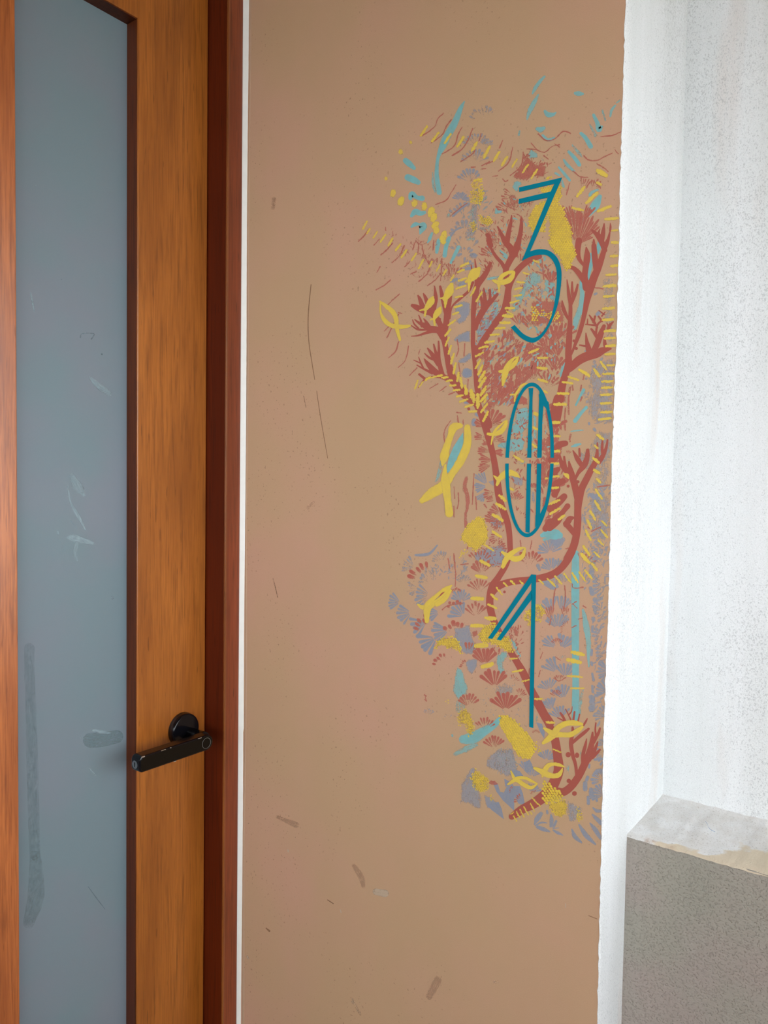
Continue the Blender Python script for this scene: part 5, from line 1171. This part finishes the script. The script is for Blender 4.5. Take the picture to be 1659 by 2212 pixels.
# yellow fish
def fish(strokes, fill=None, solid=True):
    P = Paint()
    for c, pts in strokes: P.stroke(T(c, pts), 1.35, .62, jit=.8)
    return P.build('painted_fish', P_YEL, mural, 14.5)
FISH = [
 [('C',[(975,895,12),(955,940,42),(915,1000,34),(880,1045,20)]),('C',[(890,1040,14),(818,1055,9)]),('C',[(890,1040,14),(875,1118,12)])],
 [('C',[(1062,1020,12),(1040,1065,38),(1005,1115,32),(985,1160,16)]),('C',[(985,1155,12),(942,1165,9)]),('C',[(985,1150,14),(995,1232,10)])],
 [('C',[(1195,745,24),(1172,820,52),(1145,870,44),(1115,920,28)]),('C',[(1120,910,18),(1060,910,9)]),('C',[(1130,900,26),(1122,960,20),(1118,1022,8)])],
 [('C',[(1520,560,26),(1480,605,62),(1435,660,50),(1405,700,28)]),('C',[(1405,690,26),(1362,715,12)]),('C',[(1405,690,26),(1405,760,16),(1400,832,5)])],
 [('C',[(340,950,12),(420,1010,26),(490,1070,30),(530,1150,28),(545,1280,24),(578,1405,16)]),('C',[(345,960,9),(350,1080,12),(400,1180,26),(480,1235,28),(600,1250,26),(692,1240,16)])],
 [('D',[(90,475,14),(150,500,24),(240,490,34),(300,450,32),(338,385,16)]),('D',[(335,372,14),(260,385,22),(190,430,26),(160,500,24),(158,612,6)])],
 [('D',[(163,1562,14),(215,1560,24),(280,1525,30),(350,1460,26),(392,1385,7)]),('D',[(390,1390,7),(330,1410,14),(265,1490,30),(228,1600,36),(200,1725,12)])],
 [('F',[(135,428,16),(200,432,22),(290,400,32),(350,310,22),(362,265,8)]),('F',[(345,272,8),(265,340,13),(205,420,15),(175,550,8)])],
 [('E',[(510,1225,34),(620,1140,60),(760,1050,62),(880,890,42),(980,730,52),(1050,550,48),(1052,350,38)]),
  ('E',[(970,330,30),(890,350,52),(850,450,38),(800,600,44),(775,700,54),(755,800,12)]),('E',[(790,800,12),(780,900,30),(790,1000,55),(815,1200,44),(835,1380,48)])],
 [('F',[(205,925,6),(260,965,26),(330,915,42),(400,890,36),(470,915,28),(515,948,6)]),('F',[(245,1035,16),(275,960,30)])],
 [('F',[(578,1785,7),(500,1805,22),(400,1870,34),(350,1930,34),(315,2015,22)]),('F',[(305,1840,14),(390,1890,30),(470,1922,34),(545,1890,28),(580,1800,12)])],
 [('G',[(862,580,10),(800,630,38),(700,720,48),(620,790,54),(575,850,46),(568,1005,26)]),('G',[(850,640,18),(780,740,30),(690,800,32)]),('G',[(600,830,40),(520,840,28),(458,805,10)])],
 [('J',[(732,462,16),(800,500,32),(860,530,46),(940,440,42),(1050,392,38),(1160,392,38),(1250,405,18)]),('J',[(722,662,22),(800,600,42),(870,545,50),(960,548,36),(1080,550,36),(1180,500,34),(1255,440,18)])],
 [('J',[(600,1005,18),(690,1045,36),(760,1085,42),(860,1110,34),(940,1090,34),(985,1005,6)]),('J',[(710,1120,14),(740,1040,36),(790,970,32),(860,950,24),(940,960,24),(1012,988,6)])],
 [('J',[(280,1045,9),(330,1150,24),(400,1190,28),(470,1240,30),(560,1270,26),(640,1215,8)]),('J',[(238,1225,12),(310,1180,25),(380,1140,24),(480,1140,22),(560,1180,20),(640,1215,8)])],
 [('L',[(1480,1730,10),(1400,1760,24),(1330,1850,22),(1280,1940,20),(1260,2050,14)]),('L',[(1190,1930,16),(1260,1925,16)])],
 [('F',[(1045,905,10),(1080,925,26),(1100,960,8)])],
]
FL = ['solid yellow fish over the upper left coral tips', 'small solid yellow fish below the first one', 'broad solid yellow fish on the left coral', 'round solid yellow fish near the coral top',
      'open yellow fish at the far left, tail right', 'yellow fish left of the numeral three', 'yellow fish between the numerals three and zero', 'yellow fish just left of the zero',
      'largest yellow fish, left of the zero, around an aqua patch', 'yellow fish crossing the lower left of the zero', 'yellow fish below the zero', 'yellow fish left of the one with a dark slit',
      'large open yellow fish below the numeral one', 'open yellow fish near the coral foot', 'lowest open yellow fish on a blue leaf', 'yellow fish trace behind the top of the zero', 'tiny yellow fish right of the zero']
cyf = Paint().poly(T('E', [(1000,410),(1005,520),(970,650),(910,780),(850,880),(800,895),(798,860),(830,710),(880,590),(950,480)]), 1.2).build('aqua_stroke', P_CYA, mural, 8.3)
for i, s in enumerate(FISH):
    fish(s)['label'] = FL[i]
Paint().stroke(T('G', [(780,655,2), (750,675,9), (722,705,5)]), 1.2).build('dark_slit', S_RED, mural, 16)
Paint().stroke(T('G', [(718,708,7), (665,752,3)]), 1.2).build('dark_slit', mat_paint('bare_tan', srgb(178,146,114), srgb(176,144,112), True), mural, 16)

# ------------------------------------------------------------------ the three numerals
def numeral(c, label, build):
    P = Paint(); build(P); 
    o = P.build('painted_numeral', S_TEAL, None, 18)
    cx = sum((Vector(v.co) for v in o.data.vertices), Vector())/len(o.data.vertices)
    o.data.transform(Matrix.Translation(-cx)); o.location = cx
    tag(o, label, 'numeral', 'teal house numerals on the mural')
def three(P):
    b = lambda pts: T('B', pts)
    P.poly(b([(398,1412),(915,1292),(820,1368),(398,1466)]))
    P.poly(b([(395,1550),(812,1452),(745,1532),(395,1607)]))
    dl = T('B', [(820,1368),(740,1532)]) + T('D', [(430,245)]); dr = T('B', [(915,1292)]) + T('D', [(530,128)])
    P.poly([dl[0], dl[1], dl[2], dr[1], dr[0]])
    out = [(527,130),(610,106),(690,104),(770,128),(850,200),(895,310),(906,430),(890,600),(862,760),(805,930),(740,1062),(670,1155),(600,1208),(555,1220),(490,1203),(420,1160),(345,1088),(298,1038)]
    inn = [(430,245),(520,200),(600,176),(690,168),(750,188),(805,250),(842,340),(848,440),(845,560),(825,720),(790,880),(745,990),(690,1078),(630,1138),(570,1160),(520,1150),(440,1105),(345,1006)]
    P.band(T('D', out), T('D', inn), 90)
def zero(P):
    cxt, cxb, cy, a, bb = 1150.0, 1139.4, 993.4, 52.4, 167.0
    X = lambda y: 1144.7+(cy-y)*(cxt-cxb)/2/bb
    for lo, hi in ((None, 988.8), (1001.2, None)):
        o, n = [], []
        N_ = 60
        for k in range(N_+1):
            if hi is not None:   # upper half from left gap over the top to the right gap
                t = math.pi - math.pi*k/N_
            else: t = math.pi + math.pi*k/N_
            w = 7.6
            yo = cy-bb*math.sin(t); yi = cy-(bb-8.2)*math.sin(t)
            if hi is not None: yo, yi = min(yo, hi), min(yi, hi)
            else: yo, yi = max(yo, lo), max(yi, lo)
            o.append((X(yo)+a*math.cos(t), yo)); n.append((X(yi)+(a-w)*math.cos(t), yi))
        base = len(P.v)
        for i in range(len(o)): P.v += [o[i], n[i]]; P.c += [1.3, 1.3]; P.s += [(0, 0, 0)]*2
        for i in range(len(o)-1):
            q = base+2*i; P.f.append((q, q+1, q+3, q+2))
    f = lambda p: T('F', p)
    d = lambda p: T('D', p)
    P.poly(d([(512,1760),(568,1760)]) + f([(670,0),(655,712),(605,712),(632,0)]))
    P.poly(d([(632,1835),(660,1830),(700,1930)]) + f([(800,80),(785,300),(778,712),(725,712),(748,0)]))
    P.poly(d([(640,1800),(700,1880)]) + f([(862,50),(880,180),(800,90)]) + d([(640,1860)]))
    P.poly(f([(603,782),(652,782),(635,1610),(585,1600)]))
    P.poly(f([(722,782),(775,782),(760,1385),(800,1330),(720,1520),(700,1540),(706,1500)]))
    P.poly(f([(760,1380),(830,1240),(840,1300),(730,1520),(700,1545),(705,1400)]))
def one(P):
    h = lambda p: T('H', p)
    P.poly(h([(655,335),(713,340),(700,900),(690,1500),(678,2170),(630,2155),(640,1500),(650,1000),(655,640),(655,440)]))
    P.poly(h([(655,335),(690,380),(640,462),(190,1106),(135,1098)]))
    P.poly(h([(660,515),(665,625),(293,1124),(240,1114)]))
numeral('3', 'teal painted numeral three, topmost of the three numerals', three)
numeral('0', 'teal painted numeral zero with two inner bars, middle of the three', zero)
numeral('1', 'teal painted numeral one with a doubled flag, lowest of the three', one)

# ------------------------------------------------------------------ wear on the surfaces, and a reflection painted on the glass
def mark(name, par, mat, plane, layer, pts, c=.6, e=.2, clip=False):
    Paint().stroke(pts, c, e).build(name, mat, par, layer, plane, clip)
wallx = ('x', TX)
for pts, c in [([(672,615,1.0),(666,680,1.1),(667,735,1.0),(675,790,.9),(680,820,.7)], .85), ([(684,845,.7),(694,910,.8),(708,990,.6)], .7), ([(656,855,.7),(661,880,.6)], .6),
               ([(928,2152,8),(945,2118,9)], .5), ([(575,2005,1.2),(582,2011,2.2)], 1.5), ([(708,1944,1),(720,1952,1)], .7),
               ([(1272,1978,.8),(1290,1985,.7)], 1.0), ([(765,1870,5),(780,1895,7),(785,1915,4)], .38), ([(600,1765,4),(640,1782,7)], .35), ([(590,1250,1),(600,1290,1.2)], .5), ([(664,1098,4),(678,1084,3)], .1),
               ([(592,430,5),(590,450,4)], .35)]:
    fine = max(p[2] for p in pts) < 3
    mark('scuff', wall, P_LINE if fine else P_MARK, wallx, .6, pts, c if fine else c+.12, c-.25)
for pts, c in [([(812,1926,7),(832,1930,8)], .95), ([(622,1836,1.5),(623,1840,1.4)], 1.2), ([(735,1965,1),(737,1971,1.2)], 1.2), ([(1222,1952,.9),(1222,1960,.9)], 1.2), ([(534,2066,2),(536,2070,2)], .7),
               ([(760,2160,5),(778,2190,3)], .35), ([(1062,2125,4),(1075,2120,4)], .3)]:
    mark('chip', wall, P_PALE, wallx, .8, pts, c, c-.3)
gpl = ('y', GD)
def gm(x, y, w, s=5.53, oy=0): return (x/s, y/s+oy, w/s)
for pts, c in [([gm(365,460,8,oy=550),gm(385,560,14,oy=550),gm(410,680,5,oy=550)], .75), ([gm(1070,1470,14,oy=550),gm(1180,1570,40,oy=550),gm(1310,1660,30,oy=550)], .55),
               ([gm(860,430,30,oy=950),gm(930,560,70,oy=950),gm(1000,660,20,oy=950)], .50), ([gm(810,560,10,oy=950),gm(840,740,12,oy=950),gm(930,900,24,oy=950),gm(1020,1080,8,oy=950)], .65),
               ([gm(840,960,5,oy=950),gm(920,1060,6,oy=950)], .7), ([gm(800,1170,10,oy=950),gm(870,1170,44,oy=950),gm(980,1200,40,oy=950),gm(1110,1240,18,oy=950)], .68),
               ([gm(920,1240,30,oy=950),gm(890,1350,20,oy=950),gm(920,1440,12,oy=950)], .55), ([gm(690,1090,6,oy=950),gm(695,1130,10,oy=950)], .8), ([gm(1340,1880,14,oy=950),gm(1345,1900,12,oy=950)], .55),
               ([gm(985,870,12,4.917,1400),gm(1070,890,22,4.917,1400),gm(1165,900,10,4.917,1400)], .72), ([gm(950,1285,8,4.917,1400),gm(1020,1350,8,4.917,1400)], .7), ([gm(870,950,10,4.917,1400),gm(940,945,10,4.917,1400)], .5),
               ([gm(760,1300+0,60,oy=950),gm(760,1500,50,oy=950)], .12), ([(77,400,1.0),(78,401,1)], 1.1), ([(132,603,.9),(133,604,.9)], .9)]:
    mark('smudge', gl, P_SMUDGE, gpl, 2, pts, c, c-.35)
for pts, c in [([gm(960,980,80,4.917,1400),gm(1080,970,80,4.917,1400),gm(1240,940,70,4.917,1400)], .62), ([gm(930,320,3,4.88,1850),gm(1010,430,5,4.88,1850),gm(1105,555,3,4.88,1850)], .95),
               ([gm(310,0,56,4.917,1400),gm(315,300,56,4.917,1400),gm(335,900,60,4.917,1400),gm(350,1500,62,4.917,1400),gm(370,2200,60,4.917,1400)], .24),  # left strip, here and below: dim reflection painted into the glass colour
               ([gm(370,0,60,4.88,1850),gm(380,400,90,4.88,1850),gm(300,700,60,4.88,1850)], .27), ([gm(960,990,8,oy=550),gm(980,945,5,oy=550),gm(1120,945,6,oy=550),gm(1090,1010,7,oy=550)], .55),
               ([gm(1215,1188,9,oy=550),gm(1218,1192,9,oy=550)], .8)]:
    mark('smear_reflection_streak', gl, P_DARKS, gpl, 1, pts, c, c-.12)
# a blue hair caught on the ledge
def on_z(px, py, Z):
    d = ray(px, py); t = (Z-CAM.z)/d.z; return CAM+d*t
pp = [on_z(x, y, lz+.0035) for x, y in [(1523, 1774), (1526, 1778), (1528, 1781), (1530, 1787), (1536, 1792), (1545, 1796)]]
off = Vector((PAR_X, -.8, lz)); vs, fs = [], []
for i, q in enumerate(pp):
    for k in range(5):
        t = k*2*math.pi/5; vs.append(q-off+Vector((.0002*math.cos(t), 0, .0002*math.sin(t)+.0008*math.sin(i))))
for i in range(len(pp)-1):
    for k in range(5): fs.append((i*5+k, i*5+(k+1) % 5, i*5+5+(k+1) % 5, i*5+5+k))
fm = bpy.data.meshes.new('blue_fibre'); fm.from_pydata([tuple(v) for v in vs], [], fs)
fo = bpy.data.objects.new('blue_fibre', fm); fo.location = off; COL.objects.link(fo)
fm.materials.append(mat_plain('blue_fibre', srgb(90, 140, 190), .6, .3)); tag(fo, 'short curled blue fibre lying on the white ledge', 'fibre')
